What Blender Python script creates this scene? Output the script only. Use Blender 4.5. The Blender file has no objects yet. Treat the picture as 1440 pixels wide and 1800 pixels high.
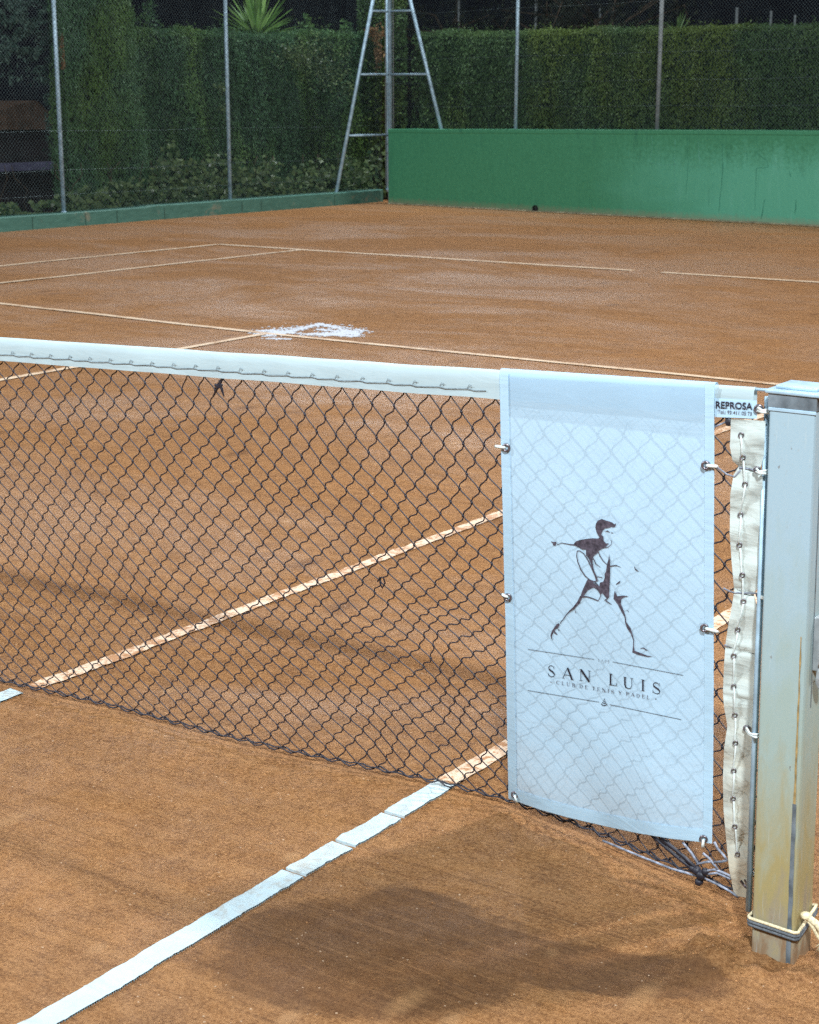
import bpy, bmesh, math, random
import numpy as np
from mathutils import Vector, Matrix, noise
from mathutils.geometry import tessellate_polygon

random.seed(7); rng = np.random.default_rng(7)
sc = bpy.context.scene
COL = sc.collection

# ------------------------------------------------------------------ camera
CAM = np.array([7.4931, -2.744, 1.5815]); YAW, PITCH, FPX = -0.6065, -0.2413, 2907.7
_f = np.array([math.sin(YAW)*math.cos(PITCH), math.cos(YAW)*math.cos(PITCH), math.sin(PITCH)])
_r = np.array([math.cos(YAW), -math.sin(YAW), 0.0]); _u = np.cross(_r, _f)
cd = bpy.data.cameras.new('camera'); cam = bpy.data.objects.new('camera', cd); COL.objects.link(cam)
cam.matrix_world = Matrix(((_r[0], _u[0], -_f[0], CAM[0]), (_r[1], _u[1], -_f[1], CAM[1]),
                           (_r[2], _u[2], -_f[2], CAM[2]), (0, 0, 0, 1)))
cd.sensor_fit = 'HORIZONTAL'; cd.sensor_width = 36; cd.lens = FPX/1440*36
cd.clip_start = 0.05; cd.clip_end = 500
cd.dof.use_dof = True; cd.dof.focus_distance = 3.9; cd.dof.aperture_fstop = 18
sc.camera = cam

# ------------------------------------------------------------------ world, exposure
w = bpy.data.worlds.new('World'); sc.world = w; w.use_nodes = True
nt = w.node_tree; nt.nodes.clear()
wo = nt.nodes.new('ShaderNodeOutputWorld'); bg = nt.nodes.new('ShaderNodeBackground')
bg.inputs['Color'].default_value = (0.36, 0.34, 0.75, 1); bg.inputs['Strength'].default_value = 0.006
nt.links.new(bg.outputs[0], wo.inputs[0])
sc.view_settings.view_transform = 'Standard'; sc.view_settings.look = 'None'
sc.view_settings.exposure = 0; sc.view_settings.gamma = 1
sc.cycles.use_denoising = False
sc.cycles.sample_clamp_indirect = 1.5; sc.cycles.sample_clamp_direct = 5.0
sc.cycles.caustics_reflective = False; sc.cycles.caustics_refractive = False
sc.cycles.max_bounces = 6; sc.cycles.transparent_max_bounces = 12

# ------------------------------------------------------------------ floodlights of the court
def flood(name, loc, target, power, size, col=(1, .96, .9)):
    l = bpy.data.lights.new(name, 'AREA'); l.shape = 'DISK'; l.size = size; l.energy = power; l.color = col
    o = bpy.data.objects.new(name, l); COL.objects.link(o); o.location = loc
    o.rotation_euler = (Vector(target)-Vector(loc)).to_track_quat('-Z', 'Y').to_euler()
    return o
WARM, COOL = (1, .98, .95), (.86, .94, 1.0)
flood('floodlight_beside_net', (10.0, 4.0, 9.6), (4.5, 1.0, 0), 1300, .75, (.98, .99, 1.0))
flood('floodlight_far_corner', (-8.9, 20.2, 10.5), (2, 6, 0), 3000, .9, (.90, .95, 1.0))
flood('floodlight_far_right', (11.5, 18.5, 10), (-2, 10, 0), 1500, .9, WARM)
flood('floodlight_near_left', (-4.5, -9.5, 10), (-2, 9, 1), 2900, .9, COOL)
flood('floodlight_near_right', (11.5, -9.0, 10), (-1.5, 12, 1), 3900, .9, COOL)

# ------------------------------------------------------------------ pixel rays of the photograph -> points in the place
def ray(px, py):
    return _f*FPX + _r*(px-720) + _u*(900-py)
def at(px, py, z=None, x=None, y=None, plane=None):
    d = ray(px, py)
    if z is not None: t = (z-CAM[2])/d[2]
    elif x is not None: t = (x-CAM[0])/d[0]
    elif y is not None: t = (y-CAM[1])/d[1]
    else:
        A, n = np.array(plane[0], float), np.array(plane[1], float); t = ((A-CAM)@n)/(d@n)
    return CAM+d*t

# ------------------------------------------------------------------ mesh helpers
class MB:
    def __init__(s): s.v = []; s.f = []; s.m = []
    def add(s, vs, fs, mi=0):
        b = len(s.v); s.v += [tuple(map(float, q)) for q in vs]; s.f += [tuple(b+i for i in q) for q in fs]; s.m += [mi]*len(fs)
    def box(s, c, d, rz=0.0, mi=0):
        cx, cy, cz = c; hx, hy, hz = d[0]/2, d[1]/2, d[2]/2; ca, sa = math.cos(rz), math.sin(rz)
        vs = []
        for z in (-hz, hz):
            for x, y in ((-hx, -hy), (hx, -hy), (hx, hy), (-hx, hy)):
                vs.append((cx+x*ca-y*sa, cy+x*sa+y*ca, cz+z))
        s.add(vs, [(3, 2, 1, 0), (4, 5, 6, 7), (0, 1, 5, 4), (1, 2, 6, 5), (2, 3, 7, 6), (3, 0, 4, 7)], mi)
    def tube(s, pts, r, n=6, cap=True, mi=0):
        P = [Vector(p) for p in pts]; k = len(P)
        R = r if hasattr(r, '__len__') else [r]*k
        vs = []; prev = None
        for i in range(k):
            t = (P[min(i+1, k-1)]-P[max(i-1, 0)])
            if t.length < 1e-9: t = Vector((0, 0, 1))
            t.normalize()
            if prev is None:
                a = Vector((0, 0, 1)) if abs(t.z) < .9 else Vector((1, 0, 0))
            else: a = prev
            u = a - t*a.dot(t)
            if u.length < 1e-6: u = t.orthogonal()
            u.normalize(); prev = u; v = t.cross(u)
            for q in range(n):
                an = 2*math.pi*q/n
                vs.append(P[i]+(u*math.cos(an)+v*math.sin(an))*R[i])
        fs = []
        for i in range(k-1):
            for q in range(n):
                fs.append((i*n+q, i*n+(q+1) % n, (i+1)*n+(q+1) % n, (i+1)*n+q))
        if cap: fs += [tuple(range(n))[::-1], tuple((k-1)*n+q for q in range(n))]
        s.add(vs, fs, mi)
    def blob(s, c, r, seed=0, mi=0, sub=1):
        bm = bmesh.new(); bmesh.ops.create_icosphere(bm, subdivisions=sub, radius=1.0)
        rr = r if hasattr(r, '__len__') else (r, r, r)
        vs = []
        for v in bm.verts:
            k = 1+.18*noise.noise(v.co*1.7+Vector((seed*3.1, seed, 0)))
            vs.append((c[0]+v.co.x*rr[0]*k, c[1]+v.co.y*rr[1]*k, c[2]+v.co.z*rr[2]*k))
        fs = [tuple(v.index for v in f.verts) for f in bm.faces]; bm.free()
        s.add(vs, fs, mi)
    def torus(s, c, nrm, R, r, a=14, b=6, mi=0):
        nrm = Vector(nrm).normalized(); u = nrm.orthogonal().normalized(); v = nrm.cross(u); vs = []; fs = []
        c = Vector(c)
        for i in range(a):
            t = 2*math.pi*i/a; d = u*math.cos(t)+v*math.sin(t)
            for j in range(b):
                p = 2*math.pi*j/b
                vs.append(c+d*(R+r*math.cos(p))+nrm*(r*math.sin(p)))
        for i in range(a):
            for j in range(b):
                fs.append((i*b+j, ((i+1) % a)*b+j, ((i+1) % a)*b+(j+1) % b, i*b+(j+1) % b))
        s.add(vs, fs, mi)
    def build(s, name, mat, parent=None, smooth=False, loc=None):
        me = bpy.data.meshes.new(name)
        o0 = Vector(loc) if loc is not None else Vector((0, 0, 0))
        me.from_pydata([(x-o0.x, y-o0.y, z-o0.z) for x, y, z in s.v], [], s.f)
        mats = mat if isinstance(mat, (list, tuple)) else [mat]
        for m in mats: me.materials.append(m)
        if len(mats) > 1: me.polygons.foreach_set('material_index', s.m)
        if smooth: me.polygons.foreach_set('use_smooth', [True]*len(me.polygons))
        me.update()
        return link(name, me, parent, loc)
def link(name, me, parent=None, loc=None):
    o = bpy.data.objects.new(name, me); COL.objects.link(o)
    if loc is not None: o.location = loc
    if parent:
        o.parent = parent; o.matrix_parent_inverse = Matrix.Translation(-Vector(parent.location))
    return o
def tag(o, label=None, cat=None, group=None, kind=None):
    for k, v in (('label', label), ('category', cat), ('group', group), ('kind', kind)):
        if v: o[k] = v
    return o
def empty(name, loc, label, cat, group=None):
    o = bpy.data.objects.new(name, None); COL.objects.link(o); o.location = loc; o.empty_display_size = .2
    return tag(o, label, cat, group)
def np_mesh(name, V, F, mat, parent=None, smooth=False):
    """V (n,3), F (m,k) arrays"""
    me = bpy.data.meshes.new(name); V = np.asarray(V, np.float32); F = np.asarray(F, np.int32); k = F.shape[1]
    me.vertices.add(len(V)); me.vertices.foreach_set('co', V.ravel())
    me.loops.add(F.size); me.loops.foreach_set('vertex_index', F.ravel())
    me.polygons.add(len(F)); me.polygons.foreach_set('loop_start', np.arange(0, F.size, k, dtype=np.int32))
    if smooth: me.polygons.foreach_set('use_smooth', np.ones(len(F), bool))
    me.update(calc_edges=True); me.materials.append(mat)
    return link(name, me, parent)

# ------------------------------------------------------------------ material helpers
class NT:
    def __init__(s, name):
        s.m = bpy.data.materials.new(name); s.m.use_nodes = True; s.t = s.m.node_tree; s.t.nodes.clear()
        s.out = s.n('ShaderNodeOutputMaterial')
    def n(s, typ, **kw):
        x = s.t.nodes.new(typ)
        for k, v in kw.items(): setattr(x, k, v)
        return x
    def l(s, a, b): s.t.links.new(a, b)
    def set(s, sock, v):
        if isinstance(v, bpy.types.NodeSocket): s.l(v, sock)
        else: sock.default_value = v
    def coord(s, scale=(1, 1, 1), rot=(0, 0, 0), loc=(0, 0, 0)):
        g = s.n('ShaderNodeNewGeometry'); m = s.n('ShaderNodeMapping')
        s.l(g.outputs['Position'], m.inputs['Vector'])
        m.inputs['Scale'].default_value = scale; m.inputs['Rotation'].default_value = rot; m.inputs['Location'].default_value = loc
        return m.outputs[0]
    def noise(s, vec, scale, detail=4, rough=.55, dist=0):
        x = s.n('ShaderNodeTexNoise'); s.l(vec, x.inputs['Vector'])
        x.inputs['Scale'].default_value = scale; x.inputs['Detail'].default_value = detail
        x.inputs['Roughness'].default_value = rough; x.inputs['Distortion'].default_value = dist
        return x.outputs[0]
    def ramp(s, v, a, b, ca=(0, 0, 0, 1), cb=(1, 1, 1, 1)):
        x = s.n('ShaderNodeValToRGB'); s.l(v, x.inputs[0])
        if a > b: a, b, ca, cb = b, a, cb, ca
        e = x.color_ramp.elements; e[0].position = a; e[1].position = b; e[0].color = ca; e[1].color = cb
        return x.outputs[0]
    def mix(s, f, a, b, mode='MIX'):
        x = s.n('ShaderNodeMix', data_type='RGBA', blend_type=mode)
        s.set(x.inputs[0], f)
        for so, v in ((x.inputs[6], a), (x.inputs[7], b)):
            if isinstance(v, tuple) and len(v) == 3: v = (*v, 1)
            s.set(so, v)
        return x.outputs[2]
    def math(s, op, a, b=0.0, clamp=False):
        x = s.n('ShaderNodeMath', operation=op); x.use_clamp = clamp; s.set(x.inputs[0], a); s.set(x.inputs[1], b); return x.outputs[0]
    def bump(s, h, strength=.5, dist=.01, normal=None):
        x = s.n('ShaderNodeBump'); s.l(h, x.inputs['Height']); x.inputs['Strength'].default_value = strength
        x.inputs['Distance'].default_value = dist
        if normal: s.l(normal, x.inputs['Normal'])
        return x.outputs[0]
    def bsdf(s, color, rough=.7, spec=.3, metal=0, normal=None):
        b = s.n('ShaderNodeBsdfPrincipled')
        if isinstance(color, tuple) and len(color) == 3: color = (*color, 1)
        s.set(b.inputs['Base Color'], color); s.set(b.inputs['Roughness'], rough)
        s.set(b.inputs['Specular IOR Level'], spec); s.set(b.inputs['Metallic'], metal)
        if normal: s.l(normal, b.inputs['Normal'])
        return b.outputs[0]
    def done(s, sh): s.l(sh, s.out.inputs[0]); return s.m

def simple(name, col, rough=.6, spec=.3, metal=0, var=.15, scale=40, bump=.0, bd=.002):
    t = NT(name); c = t.coord(); n = t.noise(c, scale, 5)
    dark = tuple(x*(1-var) for x in col); lite = tuple(min(1, x*(1+var)) for x in col)
    nn = t.bump(n, bump, bd) if bump else None
    return t.done(t.bsdf(t.mix(t.ramp(n, .35, .65), dark, lite), rough, spec, metal, nn))

def clay_nodes(t):
    c = t.coord()
    big = t.noise(c, .55, 4, .6, .4)
    med = t.noise(c, 5.0, 6, .65, .8)
    st = t.noise(t.coord((1.3, 16, 1), (0, 0, math.radians(-62))), 1.0, 6, .65, .5)       # drag-mat sweeps
    st2 = t.noise(t.coord((3.2, 22, 1), (0, 0, math.radians(14))), 1.0, 7, .75, 1.4)
    far = t.noise(t.coord((.55, 1.5, 1), (0, 0, math.radians(30))), 1.0, 7, .7, .4)
    mid = t.noise(c, 42, 5, .75)
    fine = t.noise(c, 130, 6, .85); allg = t.noise(c, 15, 11, .86)
    grit = t.noise(c, 480, 3, .7)
    col = t.mix(t.ramp(big, .35, .68), (.232, .100, .031), (.305, .134, .042))
    col = t.mix(t.math('MULTIPLY', t.ramp(far, .40, .66), .26), col, (.335, .158, .058))
    col = t.mix(t.math('MULTIPLY', t.ramp(med, .42, .62), .50), col, (.150, .066, .026))
    col = t.mix(t.math('MULTIPLY', t.ramp(st, .50, .66), .48), col, (.37, .185, .070))
    col = t.mix(t.math('MULTIPLY', t.ramp(st2, .54, .68), .50), col, (.125, .056, .022))
    col = t.mix(t.math('MULTIPLY', t.ramp(allg, .50, .64), .60), col, (.42, .215, .088))
    col = t.mix(t.math('MULTIPLY', t.ramp(allg, .50, .37), .60), col, (.125, .052, .019))
    col = t.mix(t.math('MULTIPLY', t.ramp(fine, .46, .62), .75), col, (.45, .235, .098))
    col = t.mix(t.math('MULTIPLY', t.ramp(fine, .48, .32), .80), col, (.085, .033, .012))
    # darker, ragged-edged patch that runs from the post foot toward the doubles line
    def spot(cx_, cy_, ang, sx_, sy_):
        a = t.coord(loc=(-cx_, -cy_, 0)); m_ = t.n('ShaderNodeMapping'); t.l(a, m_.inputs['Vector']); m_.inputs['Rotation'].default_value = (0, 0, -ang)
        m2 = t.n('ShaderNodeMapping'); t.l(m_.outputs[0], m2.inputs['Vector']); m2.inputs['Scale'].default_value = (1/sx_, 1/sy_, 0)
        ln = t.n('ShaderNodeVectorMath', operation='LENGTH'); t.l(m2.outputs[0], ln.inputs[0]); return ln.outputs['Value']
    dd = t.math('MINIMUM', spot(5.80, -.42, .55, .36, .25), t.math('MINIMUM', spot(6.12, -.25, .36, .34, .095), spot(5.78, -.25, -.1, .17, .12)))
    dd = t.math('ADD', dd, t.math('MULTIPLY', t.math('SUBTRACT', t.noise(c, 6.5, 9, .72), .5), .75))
    dark_patch = t.math('MULTIPLY', t.ramp(dd, 1.12, .86), t.ramp(t.noise(c, 34, 8, .8), .30, .62, (1,)*3+(1,), (.60,)*3+(1,)))
    col = t.mix(t.math('MULTIPLY', dark_patch, .84), col, (.095, .043, .018))
    # ball marks and short slides, brush lines beside the tapes
    for sc3, rz, th, rad, cc, kk in (((7, 2.6, 1), -.9, .80, .16, (.42, .225, .095), .55), ((4.5, 2.2, 1), .5, .82, .20, (.11, .046, .018), .50), ((9, 5, 1), .2, .86, .16, (.45, .25, .115), .55)):
        v = t.n('ShaderNodeTexVoronoi'); wob = t.n('ShaderNodeVectorMath', operation='ADD'); nz_ = t.n('ShaderNodeTexNoise'); t.l(c, nz_.inputs['Vector']); nz_.inputs['Scale'].default_value = 26; nz_.inputs['Detail'].default_value = 5; nz_.inputs['Roughness'].default_value = .8
        scl = t.n('ShaderNodeVectorMath', operation='SCALE'); t.l(nz_.outputs['Color'], scl.inputs[0]); scl.inputs['Scale'].default_value = .16
        cc_ = t.coord(sc3, (0, 0, rz)); t.l(cc_, wob.inputs[0]); t.l(scl.outputs[0], wob.inputs[1]); t.l(wob.outputs[0], v.inputs['Vector']); v.inputs['Scale'].default_value = 1
        sep = t.n('ShaderNodeSeparateColor'); t.l(v.outputs['Color'], sep.inputs[0])
        pick = t.math('GREATER_THAN', sep.outputs[0], th); edge_ = t.ramp(v.outputs['Distance'], rad*1.3, rad*.5)
        col = t.mix(t.math('MULTIPLY', t.math('MULTIPLY', pick, edge_), kk), col, cc)
    br_ = t.noise(t.coord((1.0, 75, 1), (0, 0, math.radians(-78))), 1.0, 4, .6, .35)
    col = t.mix(t.math('MULTIPLY', t.math('MULTIPLY', t.ramp(br_, .52, .66), t.ramp(big, .44, .60)), .27), col, (.40, .20, .085))
    col = t.mix(t.math('MULTIPLY', t.math('MULTIPLY', t.ramp(br_, .46, .34), t.ramp(big, .44, .60)), .45), col, (.13, .056, .021))
    # scattered pale grit
    for sc_, th, si, k_ in ((17, .93, .055, .9), (75, .86, .12, .7)):
        v = t.n('ShaderNodeTexVoronoi'); t.l(c, v.inputs['Vector']); v.inputs['Scale'].default_value = sc_
        sep = t.n('ShaderNodeSeparateColor'); t.l(v.outputs['Color'], sep.inputs[0])
        pick = t.math('GREATER_THAN', sep.outputs[0], th)
        near = t.math('LESS_THAN', v.outputs['Distance'], t.math('MULTIPLY', sep.outputs[1], si*1.6))
        col = t.mix(t.math('MULTIPLY', t.math('MULTIPLY', pick, near), k_), col, (.66, .47, .31))
    h = t.math('ADD', t.math('MULTIPLY', med, .9), t.math('ADD', t.math('MULTIPLY', fine, .8), t.math('ADD', t.math('MULTIPLY', grit, .25), t.math('ADD', t.math('MULTIPLY', mid, .6), t.math('MULTIPLY', st2, .6)))))
    return c, col, big, h
def clay():
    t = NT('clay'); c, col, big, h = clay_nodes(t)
    damp = t.noise(t.coord((.32, .55, 1), (0, 0, .12), (2.3, .7, 0)), 1.0, 8, .75, .6)
    k = t.ramp(damp, .40, .56)
    rough = t.ramp(k, 0, 1, (.56,)*3+(1,), (.85,)*3+(1,)); spec = t.ramp(k, 0, 1, (.52,)*3+(1,), (.15,)*3+(1,))
    return t.done(t.bsdf(col, rough, spec, 0, t.bump(h, .85, .012)))
M = {}
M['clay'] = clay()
def line_mat(name, white, dust, lo, hi, sc_=(9, 9, 9)):
    t = NT(name); c, col, big, h = clay_nodes(t)
    n1 = t.noise(t.coord(sc_), 1.0, 6, .7, .8); n2 = t.noise(c, 90, 4, .7)
    f = t.ramp(t.math('ADD', t.math('MULTIPLY', n1, .65), t.math('MULTIPLY', n2, .35)), lo, hi)
    base = t.mix(t.ramp(n2, .3, .7), tuple(x*.86 for x in white), white)
    colr = t.mix(f, base, dust)
    return t.done(t.bsdf(colr, .65, .3, 0, t.bump(h, .3, .006)))
M['line_near'] = line_mat('line_swept', (.43, .54, .58), (.31, .28, .23), .48, .68, (14, 14, 14))
M['line_far'] = line_mat('line_dusty', (.68, .51, .35), (.36, .19, .085), .50, .62, (5, 5, 5))
M['line_mid'] = line_mat('line_trodden', (.66, .50, .36), (.34, .165, .07), .47, .55, (16, 16, 16))
M['netcord'] = simple('net_cord', (.013, .013, .022), .55, .5, 0, .3, 60)
M['cord_grey'] = simple('grey_cord', (.20, .22, .27), .6, .4, 0, .45, 90)
M['lace'] = simple('lace_white', (.62, .68, .66), .7, .2, 0, .15, 120)
M['lace_dark'] = simple('lace_grey', (.19, .24, .27), .7, .2, 0, .3, 90)
M['print'] = simple('print_ink', (.030, .028, .040), .8, .1, 0, .35, 150)
M['print_grey'] = simple('print_ink_grey', (.075, .065, .085), .8, .1, 0, .45, 130)
M['eyelet'] = simple('eyelet_metal', (.20, .18, .20), .35, .5, .85, .4, 200)
M['soil'] = simple('soil', (.045, .030, .018), .95, .1, 0, .4, 6, .4, .03)

def fabric(name, col, stain=None, trans=.35, zs=None, bumps=.25, creases=9):
    t = NT(name); c = t.coord()
    wv = t.noise(t.coord((700, 700, 700)), 1, 2, .5)
    soft = t.noise(t.coord((5, 5, 3.0)), 1, 3, .5)
    colr = t.mix(t.ramp(soft, .3, .7), tuple(x*.90 for x in col), col)
    if stain:
        g = t.n('ShaderNodeNewGeometry'); sep = t.n('ShaderNodeSeparateXYZ'); t.l(g.outputs['Position'], sep.inputs[0])
        n = t.noise(t.coord((9, 9, 22)), 1, 5, .6, .6)
        hgt = t.math('SUBTRACT', t.math('DIVIDE', t.math('SUBTRACT', zs[0], sep.outputs[2]), zs[1]), t.math('MULTIPLY', t.math('SUBTRACT', n, .5), -1.6))
        colr = t.mix(t.math('MULTIPLY', t.ramp(hgt, 0, 1), zs[2]), colr, stain)
    nb = t.bump(t.noise(t.coord((creases*.5, creases, creases*2.2)), 1, 4, .55, 1.2), bumps, .02)
    nb = t.bump(wv, .12, .0008, nb)
    if isinstance(colr, tuple): colr = (*colr, 1)
    d = t.bsdf(colr, .75, .25, 0, nb)
    tr = t.n('ShaderNodeBsdfTranslucent'); t.set(tr.inputs[0], colr); t.l(nb, tr.inputs['Normal'])
    mx = t.n('ShaderNodeMixShader'); mx.inputs[0].default_value = trans
    t.l(d, mx.inputs[1]); t.l(tr.outputs[0], mx.inputs[2])
    return t.done(mx.outputs[0])
M['band'] = fabric('headband_fabric', (.44, .55, .58), None, .15, bumps=.12)
M['strip'] = fabric('side_band_canvas', (.56, .63, .60), (.50, .42, .28), .2, (.50, .55, .75), .30, 9)
M['banner'] = fabric('banner_cloth', (.47, .67, .83), (.43, .48, .51), .31, (.30, .25, .50), .08, 7)
M['hem'] = fabric('banner_hem', (.48, .68, .82), None, .15, bumps=.1)

def post_mat():
    t = NT('post_paint'); g = t.n('ShaderNodeNewGeometry'); sep = t.n('ShaderNodeSeparateXYZ'); t.l(g.outputs['Position'], sep.inputs[0])
    n = t.noise(t.coord((30, 30, 9)), 1, 6, .65, .5); n2 = t.noise(t.coord((90, 90, 60)), 1, 5, .7)
    z = t.math('ADD', sep.outputs[2], t.math('MULTIPLY', t.math('SUBTRACT', n, .5), .5))
    col = t.mix(t.ramp(z, .50, .85), (.27, .34, .31), (.29, .395, .45))
    col = t.mix(t.math('MULTIPLY', t.ramp(z, .46, .20), .95), col, (.29, .235, .10))
    col = t.mix(t.ramp(z, .17, .07), col, (.25, .215, .15)); col = t.mix(t.ramp(z, .07, -.02), col, (.20, .13, .075))
    col = t.mix(t.math('MULTIPLY', t.ramp(n2, .60, .74), .35), col, (.24, .20, .14))
    chip = t.noise(t.coord((55, 55, 38)), 1, 3, .5)
    col = t.mix(t.math('MULTIPLY', t.ramp(chip, .735, .75), .6), col, (.13, .10, .08))
    scr = t.noise(t.coord((160, 160, 7)), 1, 3, .6)
    col = t.mix(t.math('MULTIPLY', t.ramp(scr, .64, .72), .35), col, (.40, .46, .46))
    return t.done(t.bsdf(col, .5, .4, 0, t.bump(n2, .15, .002)))
M['post'] = post_mat()
M['rust'] = simple('rust_streak', (.27, .185, .075), .8, .2, 0, .3, 60, .2)
M['galv'] = simple('galvanised', (.34, .48, .58), .45, .5, .25, .25, 14)
M['galv_dull'] = simple('galvanised_dull', (.30, .33, .34), .6, .4, .3, .3, 30)
M['wire'] = simple('fence_wire', (.10, .14, .15), .55, .3, .3, .25, 3)
M['seam'] = simple('steel_seam', (.17, .21, .24), .5, .4, .4, .4, 25)
M['rope'] = simple('rope', (.60, .52, .34), .85, .1, 0, .3, 260, .3, .001)
M['ropedark'] = simple('rope_grey', (.10, .11, .12), .85, .1, 0, .3, 260, .3, .001)
M['black'] = simple('black_rubber', (.008, .008, .009), .6, .3)
M['chalk'] = None
M['mud'] = M['clay']

def wallpaint():
    t = NT('green_wall_paint'); c = t.coord()
    g = t.n('ShaderNodeNewGeometry'); sep = t.n('ShaderNodeSeparateXYZ'); t.l(g.outputs['Position'], sep.inputs[0])
    big = t.noise(t.coord((.45, .45, 1.1)), 1, 4, .6, .6); st = t.noise(t.coord((6, 6, .8)), 1, 5, .65, .4); fi = t.noise(t.coord((22, 22, 22)), 1, 5, .7)
    col = t.mix(t.ramp(fi, .3, .7), (.042, .200, .102), (.060, .260, .136))
    # worn pale patch toward the right half, with its own ragged outline
    xx = t.math('ADD', t.math('MULTIPLY', t.math('SUBTRACT', sep.outputs[0], -4.6), .42), t.math('MULTIPLY', t.math('SUBTRACT', big, .5), 1.4))
    zz = t.math('SUBTRACT', 1.0, t.math('MULTIPLY', t.math('SUBTRACT', sep.outputs[2], t.math('ADD', .70, t.math('MULTIPLY', t.math('SUBTRACT', t.math('ADD', t.math('MULTIPLY', st, .4), t.math('MULTIPLY', fi, .6)), .5), 1.1))), 2.6), True)
    worn = t.math('MULTIPLY', t.math('MULTIPLY', t.ramp(xx, 0, 1), zz), .85)
    col = t.mix(worn, col, (.105, .39, .26))
    col = t.mix(t.math('MULTIPLY', t.ramp(st, .56, .80), t.math('MULTIPLY', worn, .6)), col, (.19, .49, .38))
    col = t.mix(t.math('MULTIPLY', t.ramp(st, .40, .30), .5), col, (.022, .125, .080))
    low = t.math('ADD', sep.outputs[2], t.math('MULTIPLY', t.math('SUBTRACT', fi, .5), .16))
    col = t.mix(t.math('MULTIPLY', t.ramp(low, .11, .0), .65), col, (.26, .22, .14))
    return t.done(t.bsdf(col, .62, .35, 0, t.bump(t.math('ADD', fi, st), .35, .02)))
M['wall'] = wallpaint()
def kerbpaint():
    t = NT('green_kerb_paint'); fi = t.noise(t.coord((18, 5, 18)), 1, 6, .7); ch = t.noise(t.coord((3, 2.2, 3)), 1, 5, .7, .8)
    col = t.mix(t.ramp(fi, .3, .7), (.050, .135, .108), (.090, .215, .175))
    col = t.mix(t.math('MULTIPLY', t.ramp(ch, .58, .68), .75), col, (.24, .23, .17))
    return t.done(t.bsdf(col, .65, .3, 0, t.bump(fi, .4, .02)))
M['kerb'] = kerbpaint()

def leaf(name, a, b, rough=.55, trans=.25, patch=None, hscale=.7):
    t = NT(name); g = t.n('ShaderNodeNewGeometry')
    n = t.noise(t.coord((hscale, hscale, hscale*.6)), 1, 4, .6)
    col = t.mix(g.outputs['Random Per Island'], a, b)
    if patch: col = t.mix(t.math('MULTIPLY', t.ramp(n, .48, .62), .75), col, patch)
    d = t.bsdf(col, rough, .14)
    tr = t.n('ShaderNodeBsdfTranslucent'); t.set(tr.inputs[0], col)
    mx = t.n('ShaderNodeMixShader'); mx.inputs[0].default_value = trans; t.l(d, mx.inputs[1]); t.l(tr.outputs[0], mx.inputs[2])
    return t.done(mx.outputs[0])
M['hedge_l'] = leaf('cypress_leaf', (.044, .100, .052), (.072, .165, .074), patch=(.105, .190, .038))
M['hedge_r'] = leaf('hedge_leaf', (.044, .092, .038), (.074, .138, .048), patch=(.105, .155, .026))
M['ivy'] = leaf('ivy_leaf', (.016, .048, .022), (.12, .175, .07), .4)
M['olive'] = leaf('olive_leaf', (.030, .070, .056), (.10, .17, .135), .45)
M['yucca'] = leaf('yucca_leaf', (.07, .16, .040), (.20, .34, .10), .4)
M['dry'] = leaf('dry_leaf', (.12, .065, .03), (.25, .16, .08), .8)
M['darkleaf'] = leaf('dark_leaf', (.006, .008, .006), (.020, .026, .014), .7)
M['bark'] = simple('bark', (.045, .032, .022), .9, .1, 0, .4, 20, .5, .02)
M['hutroof'] = simple('hut_roof', (.055, .032, .020), .9, .1, 0, .35, 9, .3, .02)
M['hutwall'] = simple('hut_wall', (.012, .008, .010), .9, .1, 0, .3, 9)
M['hutrail'] = simple('hut_rail', (.085, .08, .14), .5, .4, 0, .2, 9)
M['concrete'] = simple('pale_concrete', (.22, .25, .26), .8, .2, 0, .25, 9)

# ------------------------------------------------------------------ ground
def post_mound(x, y):
    dx, dy = x-6.40, y-(-.03)
    d = math.hypot(dx*1.0, dy*1.15)
    a = math.atan2(dy, dx)
    R = .15+.03*math.sin(2*a+.6)+.02*math.sin(5*a)+.05*max(0, -math.cos(a))*max(0, -math.sin(a)+.3)
    return .024*max(0, 1-(d/R)**1.6)**.7*(1+.7*noise.noise(Vector((x*38, y*38, 1)))) if d < R else 0
def ground_z(x, y, fine=True):
    z = .004*noise.noise(Vector((x*.9, y*.9, 0)))
    if fine:
        z += .0042*noise.noise(Vector((x*5, y*6, 2)))+.0022*noise.noise(Vector((x*17, y*17, 5)))+.0016*noise.noise(Vector((x*45, y*45, 8)))
        z += post_mound(x, y)
        for hx, hy, hr, hh in ((6.335, -.075, .050, .016), (6.365, -.115, .045, .013), (6.43, -.135, .055, .010), (6.30, -.03, .04, .010), (6.53, -.03, .06, .013), (6.52, .04, .05, .011)):
            q = math.hypot(x-hx, y-hy)/hr
            if q < 1: z += hh*(1-q*q)*(1+.8*noise.noise(Vector((x*60, y*60, 3))))
        # drag furrows beside the net foot
        q = (y+.10)+.28*(x-5.6); rr = noise.noise(Vector((x*2.2, q*26, 4)))
        z += .0065*max(0, rr)*max(0, 1-abs(q-.02)/.42)
    return z
def axis(fa, fb, step, lo, hi, g=1.28):
    a = list(np.arange(fa, fb, step)); s = step; x = a[-1]
    while x < hi: s = min(s*g, 2.5); x += s; a.append(min(x, hi))
    s = step; x = a[0]
    while x > lo: s = min(s*g, 2.5); x -= s; a.insert(0, max(x, lo))
    return a
KX = -9.0                                    # face of the low wall at the left
WA, WB = np.array([-8.58, 19.85]), np.array([-.80, 18.84])     # foot of the back wall
wd = (WB-WA)/np.linalg.norm(WB-WA); wn = np.array([wd[1], -wd[0]])      # wn points to the court
wn = wn if wn[1] < 0 else -wn
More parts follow.
